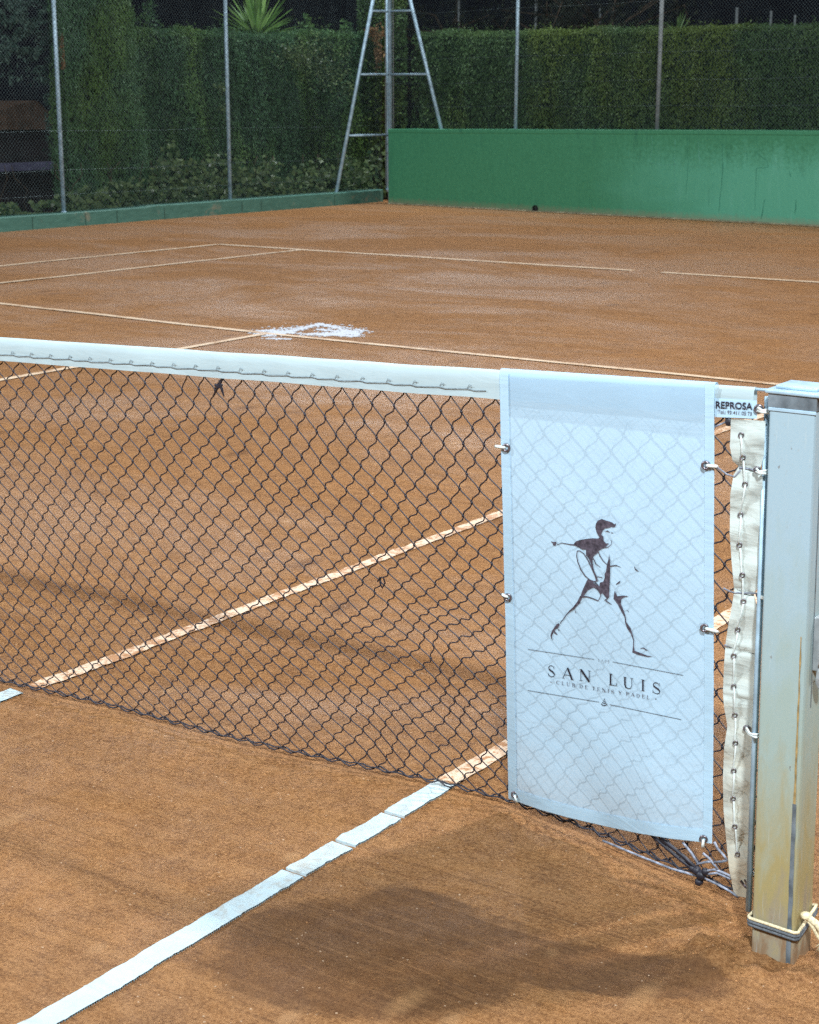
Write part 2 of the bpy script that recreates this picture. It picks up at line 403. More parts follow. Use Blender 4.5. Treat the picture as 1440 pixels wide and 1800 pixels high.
xs = axis(4.2, 7.0, .011, -9.3, 22); ys = axis(-1.15, .75, .011, -22, 22)
V = []; 
for y in ys:
    for x in xs:
        f = 3 < x < 8 and -2.5 < y < 3
        V.append((x, y, ground_z(x, y, f)))
nx_, ny_ = len(xs), len(ys)
idx = np.arange(nx_*ny_).reshape(ny_, nx_)
F = np.stack([idx[:-1, :-1], idx[:-1, 1:], idx[1:, 1:], idx[1:, :-1]], -1).reshape(-1, 4)
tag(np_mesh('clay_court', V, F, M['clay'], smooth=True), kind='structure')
g = MB(); g.add([(-250, -250, -.06), (250, -250, -.06), (250, 250, -.06), (-250, 250, -.06)], [(0, 1, 2, 3)])
tag(g.build('ground', M['soil']), kind='structure')

# ------------------------------------------------------------------ court lines (5 cm tapes lying on the clay)
def strip_line(name, A, B, width, mat, step=.03, gaps=(), jag=.003, z0=.0055, seed=0):
    A, B = np.array(A, float), np.array(B, float); L = np.linalg.norm(B-A); d = (B-A)/L; n = np.array([-d[1], d[0]])
    k = max(2, int(L/step)); mb = MB(); prev = None
    for i in range(k+1):
        s = L*i/k; c = A+d*s
        sk = .0025*noise.noise(Vector((s*.7, seed, 0)))
        a = c+n*(width/2+sk+jag*(noise.noise(Vector((s*22, seed+3, 0)))*.5+noise.noise(Vector((s*110, seed+3, 0)))*.6)); b = c-n*(width/2-sk+jag*(noise.noise(Vector((s*22, seed+7, 0)))*.5+noise.noise(Vector((s*110, seed+9, 0)))*.6))
        za = ground_z(a[0], a[1], 3 < a[0] < 8 and -2.5 < a[1] < 3)+z0; zb = ground_z(b[0], b[1], 3 < b[0] < 8 and -2.5 < b[1] < 3)+z0
        cur = ((a[0], a[1], za), (b[0], b[1], zb), s)
        if prev and not any(prev[2]-.002 < g_ < cur[2]+.002 for g_ in gaps):
            p = [prev[0], prev[1], cur[1], cur[0]]; q = [(x, y, z-.012) for x, y, z in p]
            mb.add(p+q, [(0, 1, 2, 3), (0, 4, 5, 1), (3, 2, 6, 7)])
        prev = cur
    return tag(mb.build(name, mat), kind='structure')
def gapsz(A, pts): return [math.hypot(p[0]-A[0], p[1]-A[1]) for p in pts]
DX = 5.462
A0 = (DX-.01, -3.2); Anet = (DX, .335)
gp = [at(505, 1533, z=0), at(607, 1486, z=0), at(695, 1436, z=0), at(290, 1655, z=0)]
strip_line('doubles_sideline', A0, Anet, .056, M['line_near'], .006, gapsz(A0, gp[:3]), .0035, seed=1)
strip_line('doubles_sideline', (DX, .345), (DX-.02, 12.0), .055, M['line_mid'], .03, (), .005, seed=2)
strip_line('singles_sideline', (4.10, -3.0), (4.135, .19), .052, M['line_near'], .02, (), .004, seed=3)
strip_line('singles_sideline', (4.148, .24), (4.153, 11.95), .052, M['line_mid'], .02, (), .007, seed=4)
strip_line('centre_line', (-.018, -6.3), (-.012, 6.27), .062, M['line_far'], .05, (), .006, seed=5)
strip_line('service_line', (-4.2, 6.58), (0.0, 6.30), .07, M['line_far'], .05, (), .006, seed=6)
strip_line('service_line', (0.0, 6.30), (4.15, 6.30), .062, M['line_far'], .05, (), .006, seed=7)
strip_line('baseline', (-5.46, 12.0), (-.02, 11.93), .10, M['line_far'], .06, (), .010, seed=8)
strip_line('baseline', (.30, 11.926), (5.5, 11.86), .10, M['line_far'], .06, (), .012, seed=18)
strip_line('singles_sideline', (-4.19, 11.93), (-4.235, 2.0), .075, M['line_far'], .06, (), .006, seed=9)
strip_line('doubles_sideline', (-5.44, 11.98), (-5.55, 2.0), .085, M['line_far'], .06, (), .006, seed=10)

# spilt line chalk on the service line
t = NT('chalk_powder'); c = t.coord(); n1 = t.noise(t.coord((7, 5, 5)), 1, 6, .75, 1.0)
colr = t.mix(t.noise(c, 30, 3), (.62, .66, .72), (.42, .45, .50)); M['chalk'] = t.done(t.bsdf(colr, .9, .1))
def chalk():
    # the spill as powder lying in little heaps and grains inside its traced outline
    strokes = [[(448, 584), (462, 584), (486, 580), (520, 577), (560, 572), (590, 574), (640, 583)],
               [(450, 588), (476, 586), (520, 581), (548, 574), (566, 570), (588, 577), (612, 583), (630, 590)],
               [(535, 588), (570, 588), (600, 590), (625, 592)],
               [(468, 589), (500, 585), (470, 592)], [(600, 581), (628, 584), (642, 581)], [(470, 596), (510, 597)],
               [(565, 590), (600, 586), (625, 587)], [(455, 582), (490, 583), (520, 586)], [(560, 580), (590, 583), (620, 586)]]
    W = [4, 3, 3, 4, 3, 1.4, 3.5, 3, 3]; N = [260, 850, 330, 230, 120, 90, 620, 260, 260]
    vs = []; fs = []
    for s_, w_, n_ in zip(strokes, W, N):
        seg = [math.dist(s_[i], s_[i+1]) for i in range(len(s_)-1)]; T = sum(seg)
        for _ in range(n_):
            u = random.random()*T; i = 0
            while u > seg[i] and i < len(seg)-1: u -= seg[i]; i += 1
            k = min(1, u/seg[i]); px = s_[i][0]+(s_[i+1][0]-s_[i][0])*k; py = s_[i][1]+(s_[i+1][1]-s_[i][1])*k
            e9 = random.choice((.6, .8, 1.0, 2.2)); px += random.gauss(0, w_*1.5)*e9; py += random.gauss(0, w_*.26)*e9
            p = at(px, py, z=0); r = random.uniform(.003, .016)
            h = random.uniform(.0005, .003); b = len(vs); m = 6; ph = random.random()*6
            for q in range(m):
                a = ph+2*math.pi*q/m; rr = r*random.uniform(.6, 1.2)
                vs.append((p[0]+rr*math.cos(a), p[1]+rr*math.sin(a), .004))
            vs.append((p[0], p[1], .006+h))
            fs += [(b+q, b+(q+1) % m, b+m) for q in range(m)]
    o = np_mesh('chalk_powder', vs, fs, M['chalk'], smooth=True)
    tag(o, kind='stuff')
chalk()

# ------------------------------------------------------------------ net geometry
def ztop(x): return 1.029+(x-4.37)*(1.094-1.029)/(6.357-4.37) if x > 0 else .886
YBX = [-6.5, 3.0, 4.14, 4.8, 5.45, 5.66, 5.9, 6.15, 6.28, 6.4]; YBV = [.1, .20, .215, .25, .30, .31, .27, .20, .165, .13]
ZBV = [.02, .02, .018, .018, .02, .02, .03, .035, .03, .03]
def yb(x): return float(np.interp(x, YBX, YBV))
def zb(x): return float(np.interp(x, YBX, ZBV))
def net_y(x, z):
    zt = ztop(x); v = max(0, 1-z/zt)
    return yb(x)*v**1.25+.008*math.sin(x*6+z*3)*v
def wr(x, z):        # soft creases of the hanging cloth
    v = max(0, min(1, (1.05-z)/.9))
    return 1.5*(.0045*math.sin(x*17+z*2.5+.8)*v+.006*noise.noise(Vector((x*5, z*3, 2)))*v+.003*noise.noise(Vector((x*14, z*7, 9)))*v)
def ban_y(x, z): return net_y(x, z)-.015+wr(x, z)
def hit(px, py, fn, off=0.0):
    y = 0.0
    for _ in range(14):
        p = at(px, py, y=y); y = fn(p[0], p[2])+off
    return at(px, py, y=y)

net = empty('tennis_net', (0, 0, 0), 'dark blue knotted tennis net with a white headband, sagging beside the steel post', 'net')

# netting
CW, CH = .0545, .0585
def node(i, j, lastj):
    x = 6.335-(i+(.5 if j % 2 else 0))*CW
    zt, z0 = ztop(x)-.056, zb(x)+.004
    v = j/lastj
    # slack: rows bunch toward the foot between the banner and mid net
    k = .17*math.exp(-((x-5.5)/.5)**2)
    vv = v+k*math.sin(math.pi*v)*(.6-v)+.0
    amp = (.010+.020*math.exp(-((x-5.65)/.28)**2-((v-.66)/.24)**2)) if x > 3 else .004
    x2 = x+amp*noise.noise(Vector((x*7, v*6, 1)))+.022*math.sin(v*math.pi)*noise.noise(Vector((x*1.3, v*2, 4)))
    z = zt+(z0-zt)*vv+(amp*noise.noise(Vector((x*7, v*6, 11))) if 0 < j < lastj else 0)
    z += .022*math.sin(math.pi*v)*noise.noise(Vector((x*1.1, v*2.2, 14)))
    y = net_y(x2, z)+(.010*noise.noise(Vector((x*5, v*5, 21))) if 0 < j < lastj else 0)
    return Vector((x2, y, z))
LJ = 34; mb = MB(); kn = MB()
cache = {}
def nd(i, j):
    if (i, j) not in cache: cache[(i, j)] = node(i, j, LJ)
    return cache[(i, j)]
NI = int((6.335+6.4)/CW)
for i in range(NI):
    near = 6.335-i*CW > 3.4
    for j in range(LJ):
        p = nd(i, j)
        for s in (0, 1):                       # s=0 toward -x, s=1 toward +x
            ii = i+(1 if (s == 0 and j % 2) else 0)-(1 if (s == 1 and j % 2 == 0) else 0)
            if ii < 0: continue
            q = nd(ii, j+1); d = q-p
            if near:
                side = Vector((d.z, 0, -d.x)).normalized(); am = (.0033 if s == 0 else -.0007)*(1+.8*noise.noise(Vector((i*1.7, j*1.3, s))))
                pts = [p, p+d*.10-side*am*.75, p+d*.26-side*am, p+d*.5, p+d*.74+side*am, p+d*.90+side*am*.75, q]
                mb.tube(pts, .00155, 4, False)
            else: mb.tube([p, q], .0016, 3, False)
        if near: kn.blob(p, (.0036, .003, .0042), seed=i+j, sub=0)
mb.build('netting', M['netcord'], net, smooth=True); kn.build('knots', M['netcord'], net, smooth=True)
# foot rope: two twisted dark strands that the last row of mesh is tied to
fr = MB()
X = np.arange(-6.3, 6.30, .012)
for ph in (0, math.pi):
    pts = []
    for x in X:
        a = x*70+ph; pts.append((x, net_y(x, zb(x))+.0035*math.cos(a), zb(x)+.002+.0035*math.sin(a)+.004*math.sin(x*2*math.pi/CW)))
    fr.tube(pts, .0024, 4)
fr.build('foot_rope', M['netcord'], net, smooth=True)
# headband: folded tape over the top cable
def band_profile(x, hd=.057):
    zt = ztop(x); y0 = .0
    return [(y0-.0060, zt-hd), (y0-.0072, zt-hd*.66), (y0-.0085, zt-hd*.33), (y0-.0065, zt-.006), (y0-.002, zt), (y0+.003, zt),
            (y0+.007, zt-.006), (y0+.0085, zt-hd*.33), (y0+.006, zt-hd)]
hb = MB(); X = np.concatenate([np.arange(-6.38, 3.6, .3), np.arange(3.6, 6.352, .02)]); prev = None
for x in X:
    dz = .0015*noise.noise(Vector((x*6, 0, 0)))
    prof = [(x, y+.0012*noise.noise(Vector((x*22, z*40, 0))), z+dz) for y, z in band_profile(x)]
    if prev: hb.add(prev+prof, [(k, k+1, k+1+len(prof), k+len(prof)) for k in range(len(prof)-1)])
    prev = prof
hb.build('headband', M['band'], net, smooth=True)
# running lace with little loops along the headband
lc = MB(); pts = []; tuft = MB()
for k, x in enumerate(np.arange(3.4, 5.79, .014)):
    ph = (x/.066) % 1; pts.append((x, -.0098, ztop(x)-.0405+.0035*(ph-.5)))
lc.tube(pts, .0009, 4)
hl = lc.build('headband_lace', M['lace_dark'], net, smooth=True)
for x in np.arange(3.43, 5.77, .066):
    tuft = MB(); z = ztop(x)-.036; tuft.tube([(x-.004, -.010, z-.002), (x+.002, -.012, z+.0055), (x+.007, -.010, z+.003)], .0008, 4); tuft.build('lace_loop', M['lace_dark'], hl)
# steel cable running inside, showing between band and post
cb = MB(); cb.tube([(6.33, 0, ztop(6.35)-.004), (6.405, .002, ztop(6.4)-.004)], .003, 8); cb.build('top_cable', M['galv'], net)

# loose tied ends on the mesh
for path in ([(392, 664), (383, 680), (374, 698)], [(386, 668), (390, 684), (394, 697)], [(378, 676), (386, 680), (392, 676)]):
    kt = MB(); kt.tube([hit(a, b, net_y, -.006) for a, b in path], [.0030, .0036, .0014], 5); kt.build('cord_tie', M['netcord'], net)
kt = MB(); kt.tube([hit(a, b, net_y, -.006) for a, b in [(664, 1022), (668, 1015), (674, 1015), (677, 1024), (672, 1034), (668, 1024)]], .0019, 5); kt.build('cord_tie', M['netcord'], net)

# bunched corner: cords gathered to a knot at the foot of the net
ck = MB(); gk = MB()
def P(px, py, off=-.012): return hit(px, py, net_y, off)
for path in ([(1140, 1462), (1168, 1487), (1196, 1511), (1222, 1530)], [(1150, 1462), (1176, 1484), (1205, 1508), (1230, 1532)], [(1160, 1474), (1190, 1496), (1218, 1522)]):
    ck.tube([P(*q) for q in path], .0042, 6)
for c_, r_ in (((1225, 1530), .010), ((1233, 1538), .011), ((1229, 1550), .009), ((1218, 1526), .009), ((1240, 1532), .008)): ck.blob(P(*c_), r_, seed=c_[0], sub=2)
for path in ([(1236, 1532), (1258, 1529), (1276, 1536), (1290, 1543)], [(1236, 1538), (1262, 1535), (1285, 1545)],
             [(1238, 1544), (1262, 1555), (1284, 1567), (1298, 1577)], [(1060, 1478), (1120, 1503), (1180, 1527), (1226, 1540)],
             [(1225, 1520), (1240, 1516), (1252, 1514)], [(1236, 1500), (1246, 1508), (1254, 1518), (1262, 1528)], [(1200, 1480), (1216, 1500), (1228, 1520)],
             [(1256, 1480), (1262, 1492), (1272, 1503), (1278, 1512)], [(1278, 1512), (1270, 1515), (1256, 1516)]):
    gk.tube([P(*q) for q in path], .0028, 5)
ck.build('corner_knot', M['netcord'], net, smooth=True); gk.build('corner_cords', M['cord_grey'], net, smooth=True)

# canvas side band laced to the edge of the net
Lp = [(1285, 738), (1284, 775), (1283, 786), (1288, 812), (1299, 822), (1290, 836), (1284, 870), (1283, 940), (1286, 985), (1290, 1030), (1291, 1041), (1288, 1060), (1281, 1098),
      (1276, 1130), (1273, 1170), (1271, 1220), (1273, 1245), (1279, 1278), (1273, 1318), (1271, 1370), (1272, 1425), (1277, 1480), (1282, 1530), (1291, 1576)]
Rp = [(1346, 738), (1344, 780), (1343, 800), (1338, 818), (1334, 823), (1341, 836), (1341, 870), (1339, 950), (1337, 1000), (1332, 1032), (1325, 1041), (1330, 1060), (1332, 1098),
      (1331, 1130), (1329, 1170), (1327, 1220), (1325, 1245), (1323, 1278), (1323, 1318), (1322, 1370), (1321, 1425), (1320, 1480), (1316, 1530), (1312, 1575)]
def edge(L, py): return float(np.interp(py, [b for a, b in L], [a for a, b in L]))
sb = MB(); NR, NC = 170, 10; rows = []
def strip_off(py, s):
    o = -.014+.0040*math.sin(py*.085+s*2)+.0035*noise.noise(Vector((py*.02, s*2, 0)))+.0025*noise.noise(Vector((py*.07, s*1.2, 5)))
    for sy, dp in ((823, .010), (1040, .010), (1145, .006), (1229, .006), (1483, .005), (785, .004)):
        o += dp*math.exp(-((py-sy-(s-.5)*8)/3.0)**2)
    return o
def strip_y(x, z): return net_y(min(x, 6.36), z)
for r in range(NR+1):
    py = 738+(1576-738)*r/NR; a, b = edge(Lp, py), edge(Rp, py); row = []
    for c_ in range(NC+1):
        s = c_/NC; row.append(hit(a+(b-a)*s, py+(s-.5)*4, strip_y, strip_off(py, s)))
    rows.append(row)
vs = [p for r in rows for p in r]
fs = [(r*(NC+1)+c_, (r+1)*(NC+1)+c_, (r+1)*(NC+1)+c_+1, r*(NC+1)+c_+1) for r in range(NR) for c_ in range(NC)]
sb.add(vs, fs); side = sb.build('side_band', M['strip'], net, smooth=True)
ey = [(1303, 765), (1306, 804), (1310, 851), (1302, 905), (1300, 958), (1305, 1011), (1307, 1057), (1297, 1107), (1290, 1153), (1290, 1207), (1292, 1257), (1293, 1306), (1290, 1355), (1289, 1404), (1292, 1453), (1297, 1502)]
def sp(px, py, off=-.003):
    a, b = edge(Lp, py), edge(Rp, py); s = (px-a)/(b-a); return hit(px, py, strip_y, strip_off(py, s)+off)
for q in ey:
    e_ = MB(); e_.torus(sp(*q), (.3, -1, .1), .0042, .0014); e_.build('eyelet', M['eyelet'], side, smooth=True)
lc = MB()
for k in range(len(ey)-1):
    (x0, y0), (x1, y1) = ey[k], ey[k+1]
    if k > 0: a = (x0+1, y0+2)
    else: a = (x0, y0+2)
    off = -.0055 if k < 3 or k % 2 else -.0035
    lc.tube([sp(*a, -.001), sp(a[0]+.15*(x1-a[0]), a[1]+6, off), sp((a[0]+x1)/2, (a[1]+y1)/2, off), sp(x1-1, y1-6, off), sp(x1-1, y1-1, -.001)], .0019, 6)
lc.build('band_lacing', M['lace'], side, smooth=True)
# cord from mesh to band notches
mc = MB()
for path in ([(1262, 822), (1278, 834), (1292, 838), (1302, 826)], [(1272, 1034), (1284, 1040), (1292, 1042), (1330, 1043)], [(1247, 755), (1262, 748), (1276, 742), (1283, 735)],
             [(1274, 1134), (1292, 1139), (1330, 1149)], [(1300, 822), (1316, 824), (1334, 828)]):
    mc = MB(); mc.tube([hit(a, b, strip_y, -.010) for a, b in path], .0018, 5); mc.build('edge_cord', M['cord_grey'], net, smooth=True)
kt = MB(); kt.blob(hit(1281, 741, strip_y, -.008), (.007, .006, .009), 3, sub=2); kt.build('cord_tie', M['netcord'], net)

# vertical lacing rod between net and post, and the loops that hold it
rd = MB(); ra = at(1350, 697, y=.006); rb = at(1316, 1601, y=.006)
rd.tube([rb, rb+(ra-rb)*.5, ra], .0058, 12); rd.build('lacing_rod', M['galv'], net, smooth=True)
def yl(x, z): return .0
for px, py, s in ((1334, 719, 1.3), (1331, 826, 1.0), (1336, 1046, 1.1), (1313, 1281, 1.1), (1318, 1524, .8)):
    lp = MB(); c0 = hit(px, py, strip_y, -.020 if py > 740 else -.014); c1 = at(px+16*s, py+(3 if py < 1200 else 12), y=-.012)
    c0, c1 = Vector(c0), Vector(c1); mid = (c0+c1)/2
    for dz in (-.0032, .0022): lp.tube([c0+Vector((0, .012, dz)), c0+Vector((0, -.002, dz)), mid+Vector((0, -.010, dz*.4-.001)), c1+Vector((.0, -.002, dz)), c1+Vector((.008, .014, dz))], .0022*s, 6)
    lo = lp.build('tie_loop', M['lace'], net, smooth=True)
    lp = MB(); lp.torus(c0, (.3, -1, 0), .0052*s, .0018*s); lp.build('ring', M['eyelet'], lo, smooth=True)
lp = MB(); lp.tube([hit(a, b, strip_y, -.02) for a, b in [(1302, 1548), (1308, 1556), (1318, 1566)]], .003, 6)
lp.tube([hit(a, b, strip_y, -.02) for a, b in [(1309, 1546), (1314, 1556), (1322, 1560)]], .0022, 6); lp.build('tie_loop', M['eyelet'], net)

# ------------------------------------------------------------------ prints
def ribbon(pts, w):
    """tapered flat stroke in 2-D -> polygon list of quads"""
    n = len(pts); W = w if hasattr(w, '__len__') else [w]*n; out = []; L = []; R = []
    for i in range(n):
        a = np.array(pts[max(i-1, 0)], float); b = np.array(pts[min(i+1, n-1)], float); d = b-a; l = np.linalg.norm(d) or 1; d /= l
        nn = np.array([-d[1], d[0]]); p = np.array(pts[i], float); L.append(p+nn*W[i]/2); R.append(p-nn*W[i]/2)
    return [[L[i], L[i+1], R[i+1], R[i]] for i in range(n-1)]
def decal(name, polys, fn, off, mat, parent):
    mb = MB()
    for pl in polys:
        tri = tessellate_polygon([[Vector((p[0], p[1], 0)) for p in pl]])
        mb.add([hit(p[0], p[1], fn, off) for p in pl], [tuple(t_) for t_ in tri])
    return mb.build(name, mat, parent)
# serif capitals, unit height, y up
G = {}
def gl(ch, w, st): G[ch] = (w, st)
sS = [([(.80, .74), (.72, .90), (.52, .98), (.28, .95), (.14, .80), (.18, .63), (.40, .53), (.66, .42), (.84, .26), (.80, .09), (.58, .01), (.32, .02), (.14, .12), (.08, .28)],
      [.03, .04, .05, .06, .09, .13, .15, .15, .12, .08, .05, .05, .04, .03]), ([(.80, .99), (.80, .70)], .04), ([(.09, .01), (.09, .30)], .04)]
gl('S', .92, sS)
gl('A', 1.0, [([(.06, 0), (.48, 1)], .045), ([(.48, 1), (.90, 0)], .15), ([(.22, .35), (.72, .35)], .04), ([(-.02, .015), (.22, .015)], .035), ([(.76, .015), (1.04, .015)], .035)])
gl('N', 1.05, [([(.16, 0), (.16, 1)], .05), ([(.16, 1), (.88, .02)], .15), ([(.88, 0), (.88, 1)], .05), ([(.02, .015), (.30, .015)], .035), ([(.02, .985), (.22, .985)], .035), ([(.76, .985), (1.02, .985)], .035)])
gl('L', .85, [([(.22, 0), (.22, 1)], .14), ([(.06, .985), (.40, .985)], .035), ([(.06, .018), (.80, .018)], .04), ([(.80, .0), (.82, .24)], .05)])
gl('U', 1.05, [([(.22, 1), (.22, .35), (.30, .10), (.52, .02), (.76, .10), (.86, .35), (.86, 1)], [.14, .14, .12, .06, .05, .045, .045]), ([(.06, .985), (.38, .985)], .035), ([(.72, .985), (1.0, .985)], .035)])
gl('I', .45, [([(.22, 0), (.22, 1)], .14), ([(.06, .985), (.38, .985)], .035), ([(.06, .015), (.38, .015)], .035)])
gl('C', .95, [([(.84, .74), (.70, .94), (.48, .99), (.24, .88), (.12, .62), (.12, .36), (.26, .11), (.50, .01), (.72, .07), (.86, .26)], [.03, .05, .06, .1, .14, .14, .1, .06, .05, .03]), ([(.84, .99), (.84, .70)], .04)])
gl('B', .9, [([(.22, 0), (.22, 1)], .14), ([(.08, .98), (.50, .98), (.68, .88), (.70, .72), (.58, .56), (.22, .52)], [.04, .05, .10, .13, .07, .04]), ([(.22, .52), (.60, .50), (.78, .36), (.78, .18), (.60, .03), (.08, .02)], [.04, .06, .12, .13, .06, .04])])
gl('D', 1.0, [([(.22, 0), (.22, 1)], .14), ([(.08, .98), (.50, .98), (.80, .80), (.88, .50), (.80, .20), (.50, .02), (.08, .02)], [.04, .05, .12, .14, .12, .05, .04])])
gl('E', .85, [([(.22, 0), (.22, 1)], .14), ([(.08, .982), (.72, .982)], .045), ([(.08, .018), (.76, .018)], .045), ([(.22, .51), (.58, .51)], .04), ([(.73, 1), (.73, .78)], .04), ([(.77, 0), (.77, .24)], .04)])
gl('T', .9, [([(.45, 0), (.45, 1)], .14), ([(.05, .982), (.85, .982)], .045), ([(.06, 1), (.06, .76)], .04), ([(.84, 1), (.84, .76)], .04), ([(.30, .015), (.60, .015)], .035)])
gl('Y', .95, [([(.10, 1), (.48, .46)], .13), ([(.86, 1), (.48, .46)], .05), ([(.48, .48), (.48, 0)], .13), ([(-.02, .985), (.24, .985)], .035), ([(.74, .985), (.98, .985)], .035), ([(.33, .015), (.63, .015)], .035)])
gl('P', .85, [([(.22, 0), (.22, 1)], .14), ([(.08, .98), (.52, .98), (.74, .86), (.76, .68), (.60, .50), (.22, .46)], [.04, .05, .12, .13, .06, .04]), ([(.08, .015), (.38, .015)], .035)])
gl('1', .6, [([(.32, 0), (.32, 1)], .13), ([(.12, .82), (.32, .97)], .06), ([(.14, .015), (.50, .015)], .04)])
gl('9', .75, [([(.62, .70), (.52, .94), (.30, .98), (.12, .80), (.16, .56), (.36, .44), (.56, .52), (.62, .70), (.58, .30), (.40, .04), (.16, .04)], .09)])
gl('7', .75, [([(.10, .96), (.64, .96), (.34, 0)], [.09, .09, .11])])
gl('5', .75, [([(.60, .96), (.20, .96), (.16, .54), (.40, .60), (.62, .42), (.60, .16), (.38, .02), (.12, .08)], .09)])
def glyph_polys(ch, ox, oy, h, sx, slope, bold=1.0):
    """baseline origin in photo pixels, cap height h, horizontal unit sx, slope of the baseline"""
    out = []
    for pts, w_ in G[ch][1]:
        W = [q*bold for q in w_] if hasattr(w_, '__len__') else w_*bold
        for pl in ribbon(pts, W): out.append([(ox+p[0]*sx, oy+p[0]*sx*slope-p[1]*h) for p in pl])
    return out
def U(u, v): return (900+u/4.235, 880+v/4.235)

# ------------------------------------------------------------------ banner over the net
ban = empty('club_banner', tuple(hit(1066, 1450, ban_y)), 'pale blue cloth club banner with a tennis player print, hung over the net headband', 'banner')
BL = [(878, 655), (881, 800), (884, 900), (886, 1000), (889, 1100), (890, 1200), (892, 1300), (894, 1404)]
BR = [(1256, 675), (1256, 800), (1255, 1000), (1255, 1200), (1254, 1350), (1252, 1483)]
BB = [(894, 1404), (950, 1424), (1000, 1438), (1060, 1452), (1120, 1465), (1180, 1475), (1252, 1483)]
NR, NC = 90, 44
def bpix(s, v):
    """s across, v down (0..1) -> photo pixel"""
    bx = BB[0][0]+(BB[-1][0]-BB[0][0])*s
    bot = np.interp(bx, [a for a, b in BB], [b for a, b in BB]); top = 655+(675-655)*s
    py = top+(bot-top)*v
    pl_, pr_ = edge(BL, 655+(1404-655)*v), edge(BR, 675+(1483-675)*v)
    return pl_+(pr_-pl_)*s, py
def top_off(v): return 0
bm_ = MB(); rows = []
# rear flap and fold over the headband
for k in range(5):
    row = []
    for c_ in range(NC+1):
        px, py = bpix(c_/NC, 0); p = at(px, py, y=-.010); zt = ztop(p[0])
        q = [(.013, zt-.060), (.013, zt-.03), (.011, zt-.004), (.004, zt+.004), (-.004, zt+.0045)][k]
        row.append((p[0], q[0], q[1]))
    rows.append(row)
for r in range(NR+1):
    row = []
    for c_ in range(NC+1):
        px, py = bpix(c_/NC, r/NR); p = hit(px, py, ban_y)
        if r == 0: p[2] = ztop(p[0])-.001
        row.append(p)
    rows.append(row)
vs = [p for r in rows for p in r]; n1 = NC+1
fs = [(r*n1+c_, (r+1)*n1+c_, (r+1)*n1+c_+1, r*n1+c_+1) for r in range(len(rows)-1) for c_ in range(NC)]
bm_.add(vs, fs); bm_.build('cloth', M['banner'], ban, smooth=True)
# sewn hems
hm = MB()
def hem(sv, horiz=False):
    n = 60; A = []; B = []
    for k in range(n+1):
        u = k/n
        a, b = ((u, sv[0]), (u, sv[1])) if horiz else ((sv[0], u), (sv[1], u))
        A.append(hit(*bpix(*a), ban_y, -.0022)); B.append(hit(*bpix(*b), ban_y, -.0022))
    hm.add(A+B, [(k, k+1, n+1+k+1, n+1+k) for k in range(n)])
hem((.002, .040)); hem((.955, .998)); hem((.972, .999), True)
hm.build('hem', M['hem'], ban, smooth=True)
GR = [(890, 787, (-16, -2)), (893, 1050, (-8, -4)), (905, 1397, (3, 12)), (1241, 818, (17, 2)), (1239, 1104, (20, 6)), (1237, 1475, (-1, 12))]
for px, py, d in GR:
    m_ = MB(); c0 = hit(px, py, ban_y, -.0045); m_.torus(c0, (.25, -1, -.1), .0066, .0026, 18, 8); g_ = m_.build('eyelet', M['eyelet'], ban, smooth=True)
    m_ = MB(); m_.tube([hit(px, py, ban_y, .004), hit(px+d[0]*.25, py+d[1]*.25, ban_y, -.008), hit(px+d[0], py+d[1], ban_y, -.006), hit(px+d[0]*1.15, py+d[1]*1.2, ban_y, .008)], .0033, 6)
    m_.build('cable_tie', M['lace'], ban, smooth=True)
OFF = -.0016
polys = [[(622, 200), (625, 172), (640, 148), (668, 136), (700, 148), (720, 153), (748, 163), (764, 178), (777, 166), (772, 190), (752, 202), (748, 190), (735, 198), (715, 204), (692, 206), (678, 222), (668, 245), (668, 262), (655, 275), (640, 255), (630, 232)],
         [(652, 262), (668, 255), (682, 270), (685, 302), (700, 318), (724, 318), (705, 336), (690, 352), (665, 360), (648, 372), (640, 388), (612, 410), (602, 430), (602, 470), (590, 470), (572, 430), (552, 405), (552, 366), (520, 362), (495, 348), (470, 335), (462, 318), (478, 302), (520, 290), (560, 284), (600, 280), (640, 282), (654, 274)],
         [(588, 460), (602, 468), (612, 520), (630, 560), (642, 595), (628, 600), (610, 540), (596, 500)],
         [(290, 302), (308, 308), (332, 306), (330, 325), (322, 338), (308, 332), (304, 318)],
         [(725, 395), (733, 470), (732, 560), (728, 640), (725, 715), (712, 735), (692, 712), (668, 682), (650, 652), (655, 610), (680, 603), (692, 570), (690, 545), (702, 525), (706, 480), (718, 440)],
         [(568, 580), (600, 598), (615, 618), (640, 635), (656, 655), (672, 690), (660, 700), (640, 668), (610, 645), (590, 655), (565, 668), (545, 695), (528, 715), (512, 715), (520, 680), (538, 640), (555, 602)],
         [(350, 912), (356, 925), (345, 945), (325, 958), (312, 978), (300, 1000), (298, 1020), (306, 1042), (292, 1025), (287, 1000), (298, 970), (318, 940), (335, 918)],
         [(765, 670), (775, 690), (785, 712), (830, 706), (872, 712), (830, 720), (815, 735), (812, 770), (835, 825), (848, 868), (852, 905), (885, 950), (898, 995), (911, 1040), (909, 1080), (915, 1118), (960, 1135), (1010, 1154), (1052, 1159), (1010, 1164), (950, 1150), (896, 1130), (902, 1080), (903, 1040), (888, 995), (858, 950), (842, 905), (840, 870), (818, 830), (790, 775), (756, 728)]]
